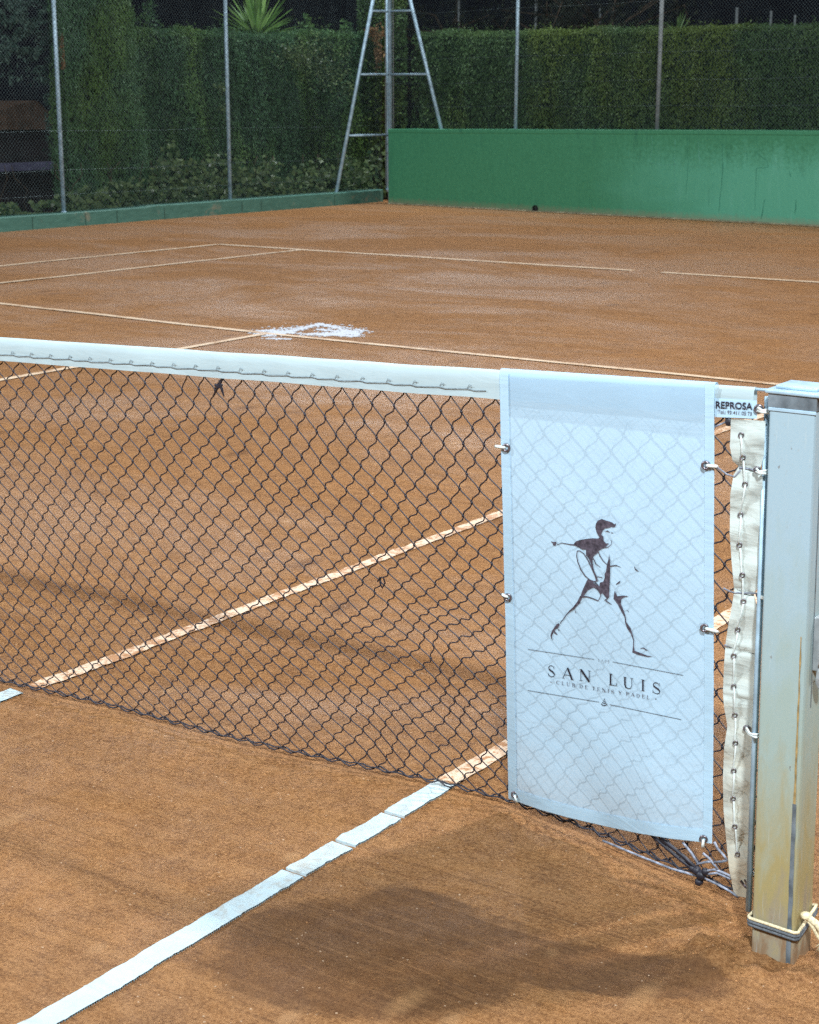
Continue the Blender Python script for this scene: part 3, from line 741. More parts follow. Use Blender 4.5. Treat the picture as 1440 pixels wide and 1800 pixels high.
strokes = [([(690, 350), (718, 346), (740, 325), (742, 300), (735, 292)], [6, 5, 5, 4, 3]), ([(697, 228), (712, 226), (730, 236)], [5, 9, 4]), ([(742, 236), (750, 242)], 7),
           ([(470, 330), (420, 324), (370, 315), (336, 328)], [9, 6, 5, 4]), ([(487, 375), (482, 410), (492, 460), (515, 515), (545, 560), (580, 590), (612, 602), (632, 597)], 7),
           ([(487, 375), (505, 373), (535, 395), (565, 440), (592, 495), (618, 555), (632, 597)], [7, 6, 6, 8, 9, 9, 7]), ([(612, 600), (640, 630), (668, 680)], [6, 10, 12]),
           ([(640, 372), (655, 410), (680, 450), (714, 480)], [5, 7, 6, 4]), ([(605, 428), (625, 470), (660, 497)], [7, 6, 3]), ([(635, 566), (672, 572)], 5), ([(732, 488), (775, 481), (810, 496)], [6, 7, 3]),
           ([(664, 695), (655, 725), (642, 746), (600, 728), (560, 716), (520, 714)], [5, 7, 8, 8, 9, 12]), ([(712, 732), (692, 738), (715, 756), (742, 774)], [10, 9, 8, 4]),
           ([(518, 712), (498, 755), (462, 798), (430, 822), (400, 858), (358, 916)], [20, 22, 16, 9, 6, 6]), ([(314, 972), (322, 985), (338, 998)], [10, 12, 5]), ([(348, 958), (352, 966)], 8),
           ([(958, 1100), (980, 1097), (1008, 1116)], [4, 8, 6]), ([(912, 490), (920, 512), (945, 528)], [3, 9, 4]), ([(775, 624), (795, 611), (808, 599)], [4, 12, 5]), ([(470, 820), (478, 838)], 4), ([(855, 815), (872, 828)], 3), ([(690, 160), (720, 185), (770, 195)], [8, 10, 3])]
decal('player_print', [[U(*p) for p in pl] for pl in polys]+[[U(*p) for p in pl] for s_, w_ in strokes for pl in ribbon(s_, w_)], ban_y, OFF, M['print_grey'], ban)
def long_line(a, b, w_=3.2, n=12):
    return [[U(*p) for p in pl] for pl in ribbon([(a[0]+(b[0]-a[0])*k/n, a[1]+(b[1]-a[1])*k/n) for k in range(n+1)], w_)]
decal('rule', long_line((118, 1106), (612, 1182)), ban_y, OFF, M['print'], ban)
decal('rule', long_line((750, 1200), (1275, 1300)), ban_y, OFF, M['print'], ban)
decal('rule', long_line((118, 1413), (650, 1500)), ban_y, OFF, M['print'], ban)
decal('rule', long_line((728, 1518), (1262, 1630)), ban_y, OFF, M['print'], ban)
big = [('S', 266, 1306, 60), ('A', 375, 1322, 82), ('N', 500, 1338, 86), ('L', 718, 1370, 76), ('U', 824, 1394, 80), ('I', 958, 1414, 80), ('S', 1044, 1432, 68)]
pp = []
for ch, u, v, wd_ in big:
    x, y = U(u, v); pp += glyph_polys(ch, x, y, 84/4.235, wd_/4.235, .168, 1.12)
decal('club_name_lettering', pp, ban_y, OFF, M['print'], ban)
txt = 'CLUB DE TENIS Y PADEL'; u0, v0, u1, v1 = 330, 1366, 1040, 1482; adv = []; tot = 0
for ch in txt:
    a = .62 if ch == ' ' else G[ch][0]+.52; adv.append((ch, tot)); tot += a
pp = []
for ch, a in adv:
    if ch == ' ': continue
    k = a/tot; x, y = U(u0+(u1-u0)*k, v0+(v1-v0)*k); pp += glyph_polys(ch, x, y, 27/4.235, (u1-u0)/tot/4.235, .164, 1.25)
for q in ((292, 1350), (1072, 1476)):
    pp += [[U(*p) for p in pl] for pl in ribbon([(q[0]-5, q[1]), (q[0]+5, q[1]+2)], 5)]
for k, ch in enumerate('1975'):
    x, y = U(642+k*24, 1196+k*4.2); pp += glyph_polys(ch, x, y, 19/4.235, 17/4.235, .17, 1.1)
decal('small_lettering', pp, ban_y, OFF, M['print_grey'], ban)
em = []
for cx, cy, ww, hh, th in ((687, 1524, 22, 12, 6), (688, 1508, 15, 8, 5), (689, 1495, 10, 6, 4)):
    em += [[U(*p) for p in pl] for pl in ribbon([(cx-ww, cy-hh), (cx-ww*.5, cy), (cx, cy+2), (cx+ww*.5, cy), (cx+ww, cy-hh+2)], th)]
em += [[U(*p) for p in pl] for pl in ribbon([(688, 1474), (688, 1488)], 6)]
decal('emblem', em, ban_y, OFF, M['print'], ban)

# maker's label printed on the end of the headband
def band_y(x, z): return -.0108
lb = MB(); lb.add([hit(a, b, band_y, .0012) for a, b in ((1257, 700), (1331, 704), (1331, 736), (1257, 733))], [(0, 1, 2, 3)])
lb.build('maker_label', M['hem'], net)
def sans(text, x0, y0, x1, y1, h, mat, name, bold=.0):
    cu = bpy.data.curves.new(name, 'FONT'); cu.body = text; cu.size = 1; cu.offset = bold; cu.resolution_u = 3
    o = bpy.data.objects.new(name, cu); COL.objects.link(o); bpy.context.view_layer.update()
    me = o.to_mesh(); co = [v.co.copy() for v in me.vertices]; fc = [tuple(p.vertices) for p in me.polygons]
    xa = min(c.x for c in co); xb = max(c.x for c in co); ya = min(c.y for c in co); yb_ = max(c.y for c in co)
    mb = MB(); vs = []
    for c in co:
        k = (c.x-xa)/(xb-xa); px = x0+(x1-x0)*k; py = y0+(y1-y0)*k-(c.y-ya)/(yb_-ya)*h
        vs.append(hit(px, py, band_y, -.0006))
    mb.add(vs, fc); o.to_mesh_clear(); bpy.data.objects.remove(o)
    mb.build(name, mat, net)
sans('REPROSA', 1258.5, 717.5, 1323, 720.5, 12.5, M['print'], 'maker_lettering', .022)
sans('Tel.: 93 411 05 73', 1262, 726.5, 1322, 730.5, 6.5, M['print_grey'], 'phone_lettering', .008)

# ------------------------------------------------------------------ net post
px0, py0, S = 6.402, -.034, .086; cx, cy = px0+S/2, py0+S/2
post = empty('net_post', (cx, cy, 0), 'square pale blue steel net post with yellow stains standing in the clay', 'post')
LEAN = (-.020, .0)
def pbox(mb, x0, x1, y0, y1, z0, z1, mi=0):
    vs = []
    for z in (z0, z1):
        lx = LEAN[0]*z
        for x, y in ((x0, y0), (x1, y0), (x1, y1), (x0, y1)): vs.append((px0+x+lx, py0+y, z))
    mb.add(vs, [(3, 2, 1, 0), (4, 5, 6, 7), (0, 1, 5, 4), (1, 2, 6, 5), (2, 3, 7, 6), (3, 0, 4, 7)], mi)
def bevel(o, w_=.003, seg=2):
    m_ = o.modifiers.new('bevel', 'BEVEL'); m_.width = w_; m_.segments = seg; m_.limit_method = 'ANGLE'; return o
HP = 1.092
mb = MB(); pbox(mb, 0, S, 0, S, -.25, HP); bevel(mb.build('shaft', M['post'], post), .005, 3)
mb = MB(); pbox(mb, -.0015, S+.0015, -.0015, S+.0015, HP-.024, HP); mb.build('collar', M['seam'], post)
mb = MB(); pbox(mb, -.007, S+.010, -.005, S+.010, HP+.0, HP+.007); pbox(mb, .006, S-.004, .012, S-.006, HP+.007, HP+.0135); bevel(mb.build('cap', M['galv'], post), .002)
mb = MB(); pbox(mb, -.001, S+.001, -.0022, .001, HP-.031, HP-.0245); bevel(mb.build('weld_seam', M['galv'], post), .001, 1)
# rust run and worn strip down the front corner
def face_strip(name, xl0, xr0, xl1, xr1, z0, z1, mat, face='f', seed=0):
    mb = MB(); A = []; B = []; n = 40
    for k in range(n+1):
        z = z0+(z1-z0)*k/n; u = k/n; l = xl0+(xl1-xl0)*u+.0012*noise.noise(Vector((z*30, seed, 0))); r = xr0+(xr1-xr0)*u+.0012*noise.noise(Vector((z*30, seed+5, 0))); lx = LEAN[0]*z
        if face == 'f': A.append((px0+l+lx, py0-.0008, z)); B.append((px0+r+lx, py0-.0008, z))
        else: A.append((px0+S+.0008+lx, py0+l, z)); B.append((px0+S+.0008+lx, py0+r, z))
    mb.add(A+B, [(k, n+1+k, n+2+k, k+1) for k in range(n)]); return mb.build(name, mat, post)
face_strip('rust_streak', .073, .0775, .0745, .0765, .34, .66, M['rust'])
face_strip('worn_edge', .070, .079, .0715, .079, .015, .34, M['seam'], seed=3)
face_strip('groove', .030, .033, .028, .032, .52, HP-.03, M['seam'], 'r')
# crank bracket low on the outer face
mb = MB(); zc = .62
pbox(mb, S, S+.012, .030, .060, zc-.03, zc+.07); mb.tube([(px0+S+.010, py0+.02, zc-.01), (px0+S+.028, py0+.018, zc+.03), (px0+S+.034, py0+.03, zc+.09)], .006, 8)
mb.blob((px0+S+.012, py0+.012, zc-.035), (.010, .006, .022), 4, sub=2); bevel(mb.build('crank_bracket', M['galv_dull'], post, smooth=False), .002)

# rope wound round the foot of the post
rope = empty('rope', (cx, cy, .09), 'cream and grey rope wound round the foot of the net post with a frayed end', 'rope')
def wind(z0, r, mat, name, slopef, slopes, out=.003):
    mb = MB(); o_ = out+r
    c = [(-o_, S+o_), (-o_, -o_*.2), (-o_*.2, -o_), (S*.5, -o_), (S+o_*.2, -o_), (S+o_, -o_*.2), (S+o_, S*.5), (S+o_, S+o_*.4), (S*.5, S+o_), (-o_, S+o_)]
    zz = [0, 0, .0, slopef*.5, slopef, slopef, slopef+slopes*.5, slopef+slopes, slopef*.5, 0]
    pts = [(px0+a[0]+LEAN[0]*z0, py0+a[1], z0+b) for a, b in zip(c, zz)]
    q = []
    for i in range(len(pts)-1):
        for k in range(4): q.append([pts[i][m_]+(pts[i+1][m_]-pts[i][m_])*k/4 for m_ in range(3)])
    q.append(pts[-1]); mb.tube(q, r, 8); return mb.build(name, mat, rope, smooth=True)
z_w = at(1322, 1612, y=py0)[2]
wind(z_w, .0032, M['rope'], 'rope_turn', -.004, .018)
wind(z_w-.0068, .0034, M['ropedark'], 'rope_turn', -.004, .018); wind(z_w-.0135, .0032, M['ropedark'], 'rope_turn', -.004, .017)
mb = MB(); k0 = Vector(at(1417, 1610, x=px0+S+.01))
mb.blob(k0, (.011, .010, .008), 2, sub=2)
mb.tube([k0, k0+Vector((.022, .0, -.010)), k0+Vector((.045, -.002, -.032)), k0+Vector((.075, .0, -.05))], [.0065, .007, .006, .006], 8)
mb.tube([k0, k0+Vector((.016, .0, -.018)), k0+Vector((.024, .004, -.036)), k0+Vector((.034, .004, -.046))], [.005, .005, .004, .004], 8)
for k in range(12):
    a = k0+Vector((.034, .002, -.044)); e_ = Vector((random.uniform(-.014, .012), random.uniform(-.01, .01), random.uniform(-.022, -.008)))
    mb.tube([a, a+e_*.5, a+e_], .0009, 4)
mb.build('rope_knot', M['rope'], rope, smooth=True)

# crumbs of clay round the post and loose on the court
cr = MB()
for k in range(200):
    a = random.uniform(0, 6.28); d = abs(random.gauss(.09, .04))+.03; x, y = 6.43+d*math.cos(a), -.02+d*math.sin(a)*.9
    if px0-.005 < x < px0+S+.005 and py0-.005 < y < py0+S+.005: continue
    r = random.uniform(.0010, .0038)*random.choice((.5, .7, 1)); cr.blob((x, y, ground_z(x, y)+r*.3), (r, r*.8, r*.6), k, sub=1)
for k in range(520):
    x, y = random.uniform(4.3, 6.7), random.uniform(-1.1, .6); r = random.uniform(.0008, .0022); cr.blob((x, y, ground_z(x, y)+r*.3), (r, r, r*.6), k, sub=0)
tag(cr.build('clay_crumbs', simple('clay_crumb', (.30, .150, .062), .9, .1, 0, .4, 200), smooth=True), kind='stuff')

# ------------------------------------------------------------------ low wall at the left, back wall
KT = .185
mb = MB(); Y = list(np.arange(-20, 20.3, .25)); n = len(Y); prof = []
for y in Y:
    h = KT+.008*noise.noise(Vector((y*.8, 0, 0)))+(.018 if y > 14.6 else 0); f_ = .006*noise.noise(Vector((y*1.3, 3, 0)))
    prof.append([(KX+f_, y, -.1), (KX+f_, y, h-.01), (KX+f_-.012, y, h), (KX-.26, y, h), (KX-.26, y, -.1)])
for a, b in zip(prof[:-1], prof[1:]): mb.add(a+b, [(k, k+1, k+6, k+5) for k in range(4)])
mb.add(prof[-1], [(0, 1, 2, 3, 4)])
lw = empty('low_wall', (KX-.13, 16, 0), 'low green painted concrete wall under the left fence', 'wall')
mb.build('coping', M['kerb'], lw)
mb = MB()
for y in (12.4, 13.35, 13.95, 14.9, 16.6, 17.05, 18.9): mb.box((KX+.004, y, KT/2-.005), (.004, .007, KT-.03))
mb.build('joints', simple('joint', (.03, .06, .045), .9), lw)

bw = empty('back_wall', (float((WA[0]+WB[0])/2), float((WA[1]+WB[1])/2), 0), 'tall green painted concrete wall behind the baseline with worn pale patches', 'wall')
def wpt(s, d=0.0, z=0.0):       # s metres along the wall from its left end, d outwards to the court
    p = WA+wd*s+wn*d; return (p[0], p[1], z)
LW = 24.0; mb = MB(); ns = 160; TH = .26
def wtop(s): return 1.205+.0065*min(s, 8)+.006*noise.noise(Vector((s*1.4, 0, 0)))
prof = []
for k in range(ns+1):
    s = -.02+LW*k/ns; h = wtop(s); b_ = .004*noise.noise(Vector((s*2, 5, 0)))
    prof.append([wpt(s, b_, -.1), wpt(s, b_, h*.5), wpt(s, b_+.002, h-.07), wpt(s, b_+.012, h-.055), wpt(s, b_+.012, h-.012), wpt(s, -.002, h), wpt(s, -TH, h), wpt(s, -TH, -.1)])
for a, b in zip(prof[:-1], prof[1:]): mb.add(a+b, [(k, k+1, k+9, k+8) for k in range(7)])
mb.add(prof[0], [(7, 6, 5, 4, 3, 2, 1, 0)]); mb.add(prof[-1], [tuple(range(8))])
mb.build('wall_body', M['wall'], bw)
def ws(px, py): 
    p = at(px, py, plane=((WA[0], WA[1], 0), (wn[0], wn[1], 0))); return float((p[:2]-WA)@wd), float(p[2])
cr_d = MB(); cr_l = MB()
def crack(mb, pix, r):
    pts = [];
    for px, py in pix: s, z = ws(px, py); pts.append(wpt(s, .002, z))
    q_ = []
    for a, b in zip(pts[:-1], pts[1:]):
        for k in range(6): q_.append([a[m]+(b[m]-a[m])*k/6+(.012*noise.noise(Vector((a[0]*3+k, b[2]*9, m))) if m != 1 else 0) for m in range(3)])
    mb.tube(q_+[pts[-1]], [r*.42*(.5+abs(noise.noise(Vector((k*.9, r*900, 0))))*1.6) for k in range(len(q_)+1)], 4)
crack(cr_d, [(1330, 695/3), (1332, 270), (1349, 283), (1351, 294), (1330, 296), (1329, 320), (1327, 370)], .006)
crack(cr_d, [(1270, 252), (1271, 300), (1266, 350), (1264, 372)], .008); crack(cr_d, [(1313, 268), (1314, 280)], .006)
crack(cr_d, [(1208, 240), (1210, 290), (1206, 340)], .006); crack(cr_d, [(1345, 350), (1338, 385)], .009); crack(cr_d, [(1400, 350), (1398, 375)], .012); crack(cr_d, [(1388, 300), (1390, 310)], .010)
crack(cr_l, [(1146, 240), (1147, 260), (1142, 285), (1165, 290), (1190, 289)], .006); crack(cr_l, [(1187, 245), (1186, 288), (1189, 345)], .007)
crack(cr_l, [(1215, 292), (1245, 292)], .005); crack(cr_l, [(1228, 248), (1230, 285)], .009)
cr_d.build('crack', simple('crack_dark', (.028, .16, .105), .9), bw); cr_l.build('scratch', simple('scratch_pale', (.13, .38, .29), .8), bw)
s0, z0 = ws(942, 374); mb = MB()
mb.torus(wpt(s0, .02, .045), (float(wn[0]), float(wn[1]), 0), .042, .012, 16, 6); mb.box(wpt(s0, .01, .03), (.07, .03, .06), math.atan2(wd[1], wd[0]))
mb.build('drain_outlet', M['black'], bw, smooth=True)
mb = MB()
for k in range(90):
    s = k*.15; h = .018+.012*noise.noise(Vector((s*3, 1, 0))); a = wpt(s, .004, -.02); b = wpt(s+.15, .004, -.02)
    c_, d_ = wpt(s, .004, h), wpt(s, .05, .002); e_, f_ = wpt(s+.15, .004, .018+.012*noise.noise(Vector(((s+.15)*3, 1, 0)))), wpt(s+.15, .05, .002)
    mb.add([c_, d_, e_, f_], [(0, 1, 3, 2)])
mb.build('mortar_foot', simple('mortar', (.34, .30, .20), .9, .1, 0, .4, 8), bw)

# ------------------------------------------------------------------ chain-link fences
def chain(name, parent, org, du, length, z0, z1, cell, r, mat):
    """vertical diamond wire mesh, numpy built 3-sided wires"""
    du = np.array(du, float)/np.linalg.norm(du); nrm = np.array([-du[1], du[0], 0.0]); H = z1-z0; Vs = []; Fs = []; base = 0
    segs = []
    for sgn in (1, -1):
        k0 = -int(H/cell)-1 if sgn > 0 else 0; k1 = int(length/cell)+1 if sgn > 0 else int((length+H)/cell)+1
        for k in range(k0, k1):
            u0 = k*cell
            # wire: u = u0 + sgn*(z)
            za, zb_ = 0.0, H
            ua, ub = u0, u0+sgn*H
            lo, hi = 0.0, H
            if sgn > 0: lo = max(lo, -u0); hi = min(hi, length-u0)
            else: lo = max(lo, u0-length); hi = min(hi, u0)
            if hi-lo < .01: continue
            segs.append((u0+sgn*lo, z0+lo, u0+sgn*hi, z0+hi, sgn))
    for ua, za, ub, zb_, sg in segs:
        A = np.array(org)+du*ua; B = np.array(org)+du*ub; A = np.array([A[0], A[1], za]); B = np.array([B[0], B[1], zb_])
        d = (B-A)/np.linalg.norm(B-A); q = np.cross(d, nrm); o_ = nrm*.0015*sg
        for P_ in (A, B):
            for a in range(3):
                an = a*2.094; Vs.append(P_+o_+(nrm*math.cos(an)+q*math.sin(an))*r)
        for a in range(3): Fs.append((base+a, base+(a+1) % 3, base+3+(a+1) % 3, base+3+a))
        base += 6
    return np_mesh(name, Vs, Fs, mat, parent)
FX = -9.15
lf = empty('chain_link_fence', (FX, 13.1, .18), 'tall wire fence on grey tubes above the low green wall at the left', 'fence')
chain('wire_mesh', lf, (FX+.03, 5.0, 0), (0, 1, 0), 15.4, .19, 4.2, .055, .0017, M['wire'])
for y in (9.7, 13.11, 16.51, 20.6):
    mb = MB(); mb.tube([(FX, y, .15), (FX, y, 4.3)], .030, 12); mb.blob((FX, y, .19), (.045, .045, .012), 1, sub=2); mb.build('fence_post', M['galv'], lf, smooth=True)
for z in (.42, .74, 1.25, 3.4, 4.18):
    mb = MB(); mb.tube([(FX+.036, y, z-.012*math.sin((y-9.7)/3.4*math.pi)**2) for y in np.arange(5, 20.4, .4)], .0013, 4); mb.build('tension_wire', M['wire'], lf)
bf = empty('chain_link_fence', wpt(2.5, -.13, 1.24), 'wire fence on thin grey tubes on top of the tall green back wall', 'fence')
o3 = wpt(-.1, -.10, 0)
chain('wire_mesh', bf, (o3[0], o3[1], 0), (wd[0], wd[1], 0), 14.0, 1.225, 4.3, .050, .0016, M['wire'])
for px_ in (897, 1146, 1440+215):
    s, z = ws(px_, 225); mb = MB(); mb.tube([wpt(s, -.13, 1.15), wpt(s+.02, -.13, 4.3)], .027 if px_ < 1000 else .030, 12); mb.build('fence_post', M['galv'] if px_ < 1000 else M['concrete'], bf, smooth=True)
for z in (1.56, 1.92, 2.30, 3.0, 3.6, 4.25):
    mb = MB(); mb.tube([wpt(s, -.095, z-.012*math.sin(s/2.6*math.pi)**2+.003*s) for s in np.arange(-.1, 13.9, .35)], .0019, 4); mb.build('tension_wire', M['wire'], bf)

# ------------------------------------------------------------------ floodlight tower in the corner
tw = empty('floodlight_tower', (-8.75, 20.1, 0), 'galvanised tripod floodlight mast standing in the far corner behind the walls', 'light tower')
TP = plane_tw = ((-8.75, 20.12, 0), (float(wn[0]), float(wn[1]), 0))
def tp(px, py, back=0): return at(px, py, plane=((-8.75-wn[0]*back, 20.12-wn[1]*back, 0), (wn[0], wn[1], 0)))
mast_b = tp(686, 300); mast_t = tp(684, -150); mx_, my_ = mast_b[0], mast_b[1]
mb = MB(); mb.tube([(mx_, my_, 0), (mx_-.01, my_, 9.9)], .036, 12); mb.build('mast', M['galv'], tw, smooth=True)
legL = np.array(at(590, 345, x=-9.13)); legR = tp(786, 275); apex = np.array([mx_, my_, 4.55])
legR = np.array([legR[0], legR[1], .6])
legR0 = tp(773, 225); dR = (legR0-np.array(tp(713, 0))); legR = legR0+dR*.45
for e_, nm in ((legL, 'leg'), (legR, 'leg'), (np.array([mx_-.93, my_+1.25, 0]), 'leg')):
    top = apex.copy()
    mb = MB(); mb.tube([e_, e_+(top-e_)*.98], .030, 10); mb.build(nm, M['galv'], tw, smooth=True)
def on(e_, k): return e_+(apex-e_)*k
def kz(e_, z): return (z-e_[2])/(apex[2]-e_[2])
for zz in (tp(684, 20)[2], tp(684, 131)[2], tp(684, 237)[2]):
    a, b, m_ = on(legL, kz(legL, zz)), on(legR, kz(legR, zz)), np.array([mx_, my_, zz])
    mb = MB(); mb.tube([a, m_], .019, 8)
    if zz > 1.3: mb.tube([m_, b], .019, 8)
    mb.build('brace', M['galv'], tw, smooth=True)
for dx_ in (-.075, .085):
    mb = MB(); mb.tube([(mx_+dx_, my_-.02, .3), (mx_+dx_*.9, my_-.02, 9.5)], .008, 6); mb.build('cable', M['galv_dull'], tw, smooth=True)
mb = MB(); mb.box((mx_, my_-.05, 9.9), (2.4, .08, .08), math.radians(25)); mb.build('crossarm', M['galv'], tw)
for k in (-1, -.33, .33, 1):
    mb = MB(); c = (mx_+k*1.05*math.cos(.436), my_-.2+k*1.05*math.sin(.436), 10.15); mb.box(c, (.42, .22, .36), math.radians(25)); fl = bevel(mb.build('floodlight_head', M['galv_dull'], tw), .02)

# ------------------------------------------------------------------ vegetation helpers
def leaves(C, N, length, width, jitter=.6, droop=0.0, up=None):
    """diamond leaves: C centres (n,3), N outward normals (n,3)"""
    n = len(C); C = np.asarray(C); N = np.asarray(N)+rng.normal(0, jitter, (n, 3)); N /= np.linalg.norm(N, axis=1, keepdims=True)
    A = rng.normal(0, 1, (n, 3)) if up is None else np.tile(np.array(up, float), (n, 1))+rng.normal(0, .35, (n, 3))
    A[:, 2] -= droop; A -= N*(A*N).sum(1, keepdims=True); A /= np.linalg.norm(A, axis=1, keepdims=True)+1e-9
    B = np.cross(N, A); L = (length*rng.uniform(.6, 1.35, n))[:, None]/2; W = (width*rng.uniform(.6, 1.3, n))[:, None]/2
    V = np.empty((n, 4, 3)); V[:, 0] = C-A*L; V[:, 1] = C+B*W+N*W*.3; V[:, 2] = C+A*L; V[:, 3] = C-B*W+N*W*.3
    return V.reshape(-1, 3), np.arange(4*n).reshape(-1, 4)
def nz(P, s, o=0): return np.array([noise.noise(Vector((p[0]*s+o, p[1]*s, p[2]*s))) for p in P])

def hedge_face(org, du, length, htop, n, mat, parent, name='foliage', depth=.10, thick=.8, L=.05, W=.016, up=(0, 0, 1), z0=0.0, top=True, jit=.5, bulge=.12):
    """leaf skin over a clipped hedge; htop is a function of u"""
    du = np.array(du, float); du /= np.linalg.norm(du); nrm = np.array([du[1], -du[0], 0.0])
    u = rng.uniform(0, length, n); ht = np.array([htop(a) for a in u]); z = z0+(ht-z0)*rng.uniform(0, 1, n)
    P_ = np.array(org)[None, :]+du[None, :]*u[:, None]; P_[:, 2] = z
    b = nz(P_*[1, 1, .5], 1.3)*bulge+nz(P_*[1, 1, .35], 4.5, 7)*.07+rng.uniform(-depth, .02, n)
    e = np.clip((ht-z)/.12, 0, 1); b -= (1-e)**2*.12
    P_ += nrm[None, :]*b[:, None]; NN = np.tile(nrm, (n, 1))+np.array([0, 0, .25])
    if top:
        m = n//4; u2 = rng.uniform(0, length, m); h2 = np.array([htop(a) for a in u2]); Q = np.array(org)[None, :]+du[None, :]*u2[:, None]
        Q += -nrm[None, :]*rng.uniform(0, thick, m)[:, None]; Q[:, 2] = h2+nz(Q, 3)*.05+rng.uniform(-.06, .03, m)+np.where(rng.random(m) < .06, rng.uniform(0, .12, m), 0)
        P_ = np.vstack([P_, Q]); NN = np.vstack([NN, np.tile([0, 0, 1.0], (m, 1))])
    V, F = leaves(P_, NN, L, W, jit, 0, up)
    return np_mesh(name, V, F, mat, parent)
def hedge_core(org, du, length, htop, thick, parent, mat, inset=.16, step=.25, z0=0.0):
    du = np.array(du, float); du /= np.linalg.norm(du); nrm = np.array([du[1], -du[0], 0.0]); mb = MB(); prof = []
    for u in np.arange(0, length+.01, step):
        p = np.array(org)+du*u; h = htop(u)-.07; f_ = p-nrm*(inset+.05*noise.noise(Vector((u, 1, 0)))); b = p-nrm*thick
        prof.append([(f_[0], f_[1], z0), (f_[0], f_[1], h), (b[0], b[1], h), (b[0], b[1], z0)])
    for a, b in zip(prof[:-1], prof[1:]): mb.add(a+b, [(k, k+1, k+5, k+4) for k in range(3)])
    mb.add(prof[0], [(0, 1, 2, 3)]); mb.add(prof[-1], [(3, 2, 1, 0)])
    mb.build('inner_branches', mat, parent)
M['core'] = simple('hedge_core', (.014, .030, .016), .95, .05, 0, .4, 12, .6, .05)

# left hedge behind the fence
HX = -10.0
lh = empty('hedge', (HX, 17.4, 0), 'clipped green hedge behind the left fence, ivy climbing its foot', 'hedge')
y_a = at(238, 60, x=HX)[1]; y_b = 21.6
def htL(u):
    y = y_a+u; return 2.66+.05*noise.noise(Vector((y*1.2, 0, 0)))+.03*noise.noise(Vector((y*5, 0, 0)))+(.10 if y > 19.5 else 0)
hedge_core((HX, y_a-.2, 0), (0, 1, 0), y_b-y_a+.2, htL, .9, lh, M['core'])
hedge_face((HX, y_a-.2, 0), (0, 1, 0), y_b-y_a+.2, htL, 42000, M['hedge_l'], lh, up=(0, 0, 1))
# cypress column at the left of it, taller than the frame
cyp = empty('cypress_tree', (HX-.1, 14.0, 0), 'tall dense cypress behind the left fence, higher than the hedge beside it', 'tree')
yc0, yc1 = at(96, 100, x=HX+.1)[1], at(245, 100, x=HX+.1)[1]
def htC(u): 
    k = u/(yc1-yc0); return 3.9-1.0*max(0, k-.72)/.28*1.05+.15*noise.noise(Vector((u*5, 2, 0)))
hedge_core((HX+.10, yc0+.42, 0), (0, 1, 0), yc1-yc0-.47, lambda u: htC(u+.42), .55, cyp, M['core'])
hedge_face((HX+.14, yc0-.06, 0), (0, 1, 0), yc1-yc0+.02, htC, 26000, M['hedge_l'], cyp, L=.075, W=.016, bulge=.16, depth=.16)
mb = MB(); mb.tube([(HX-.2, yc0+1.0, -.05), (HX-.2, yc0+1.0, 3.0)], .09, 10); mb.build('trunk', M['bark'], cyp, smooth=True)
u = rng.uniform(0, 1, 160); Pd = np.array([at(104+6*rng.random()+4*k, 60+60*k, x=HX+.2) for k in u]); V, F = leaves(Pd, np.tile([1, -.5, 0], (160, 1)), .07, .022, .5, 0, (0, 0, 1)); np_mesh('dead_twigs', V, F, M['dry'], cyp)
# wild shoots above the hedge
def shoots(spots, mat, parent, x=HX-.2, h=.35, n=90, name='shoots'):
    C = []; 
    for px_, py_, hh in spots:
        b = at(px_, py_, x=x)
        for k in range(n):
            t_ = rng.random(); C.append(b+np.array([rng.normal(0, .05), rng.normal(0, .085*(1.15-t_)), hh*t_]))
    V, F = leaves(C, rng.normal(0, 1, (len(C), 3)), .07, .03, .5); np_mesh(name, V, F, mat, parent)
shoots([(258, 52, .38), (268, 60, .5), (312, 60, .12), (332, 62, .13), (385, 66, .10), (428, 74, .1), (540, 70, .42), (548, 76, .3), (604, 78, .42), (612, 70, .3), (522, 76, .15), (572, 80, .12)], M['hedge_l'], lh)
# creeper hanging in the upper right of the left hedge
C = []
for px_, py_, r_, n_ in ((545, 100, 34, 330), (510, 95, 22, 160), (580, 130, 30, 230), (600, 150, 20, 110), (560, 92, 50, 200), (390, 155, 10, 60), (392, 190, 6, 30), (240, 170, 12, 26), (226, 190, 5, 22), (248, 205, 8, 22)):
    for _ in range(n_): C.append(at(px_+rng.normal(0, r_*.55), py_+rng.normal(0, r_*.5), x=HX+.08+rng.random()*.06))
V, F = leaves(C, np.tile([1, -.6, .3], (len(C), 1)), .05, .035, .6); np_mesh('creeper', V, F, M['ivy'], lh)

# ivy at the foot of the left fence
iv = empty('ivy', (-9.5, 16.5, 0), 'broad-leaved ivy growing along the foot of the left hedge', 'ivy')
C = []
def ivtop(px_):
    return float(np.interp(px_, [0, 80, 120, 200, 262, 285, 300, 330, 360, 400, 440, 470, 520, 560, 600, 640, 672, 690], [358, 352, 335, 312, 308, 238, 236, 280, 262, 268, 285, 262, 292, 275, 262, 280, 215, 190]))
while len(C) < 8200:
    px_ = rng.uniform(-60, 690); tp_ = ivtop(px_); py_ = tp_+(392-.045*px_-tp_)*rng.random()**.55
    if noise.noise(Vector((px_*.035, py_*.05, 0)))+.45*(py_-tp_)/60 < -.12+.1*rng.random(): continue
    C.append(at(px_, py_, x=-9.30-.45*rng.random()))
C = np.array(C); C = C[(C[:, 2] > .02) & (C[:, 1] < 20.8)]
V, F = leaves(C, np.tile([1, -.7, .5], (len(C), 1)), .085, .068, .55); np_mesh('leaves', V, F, M['ivy'], iv)
mb = MB()
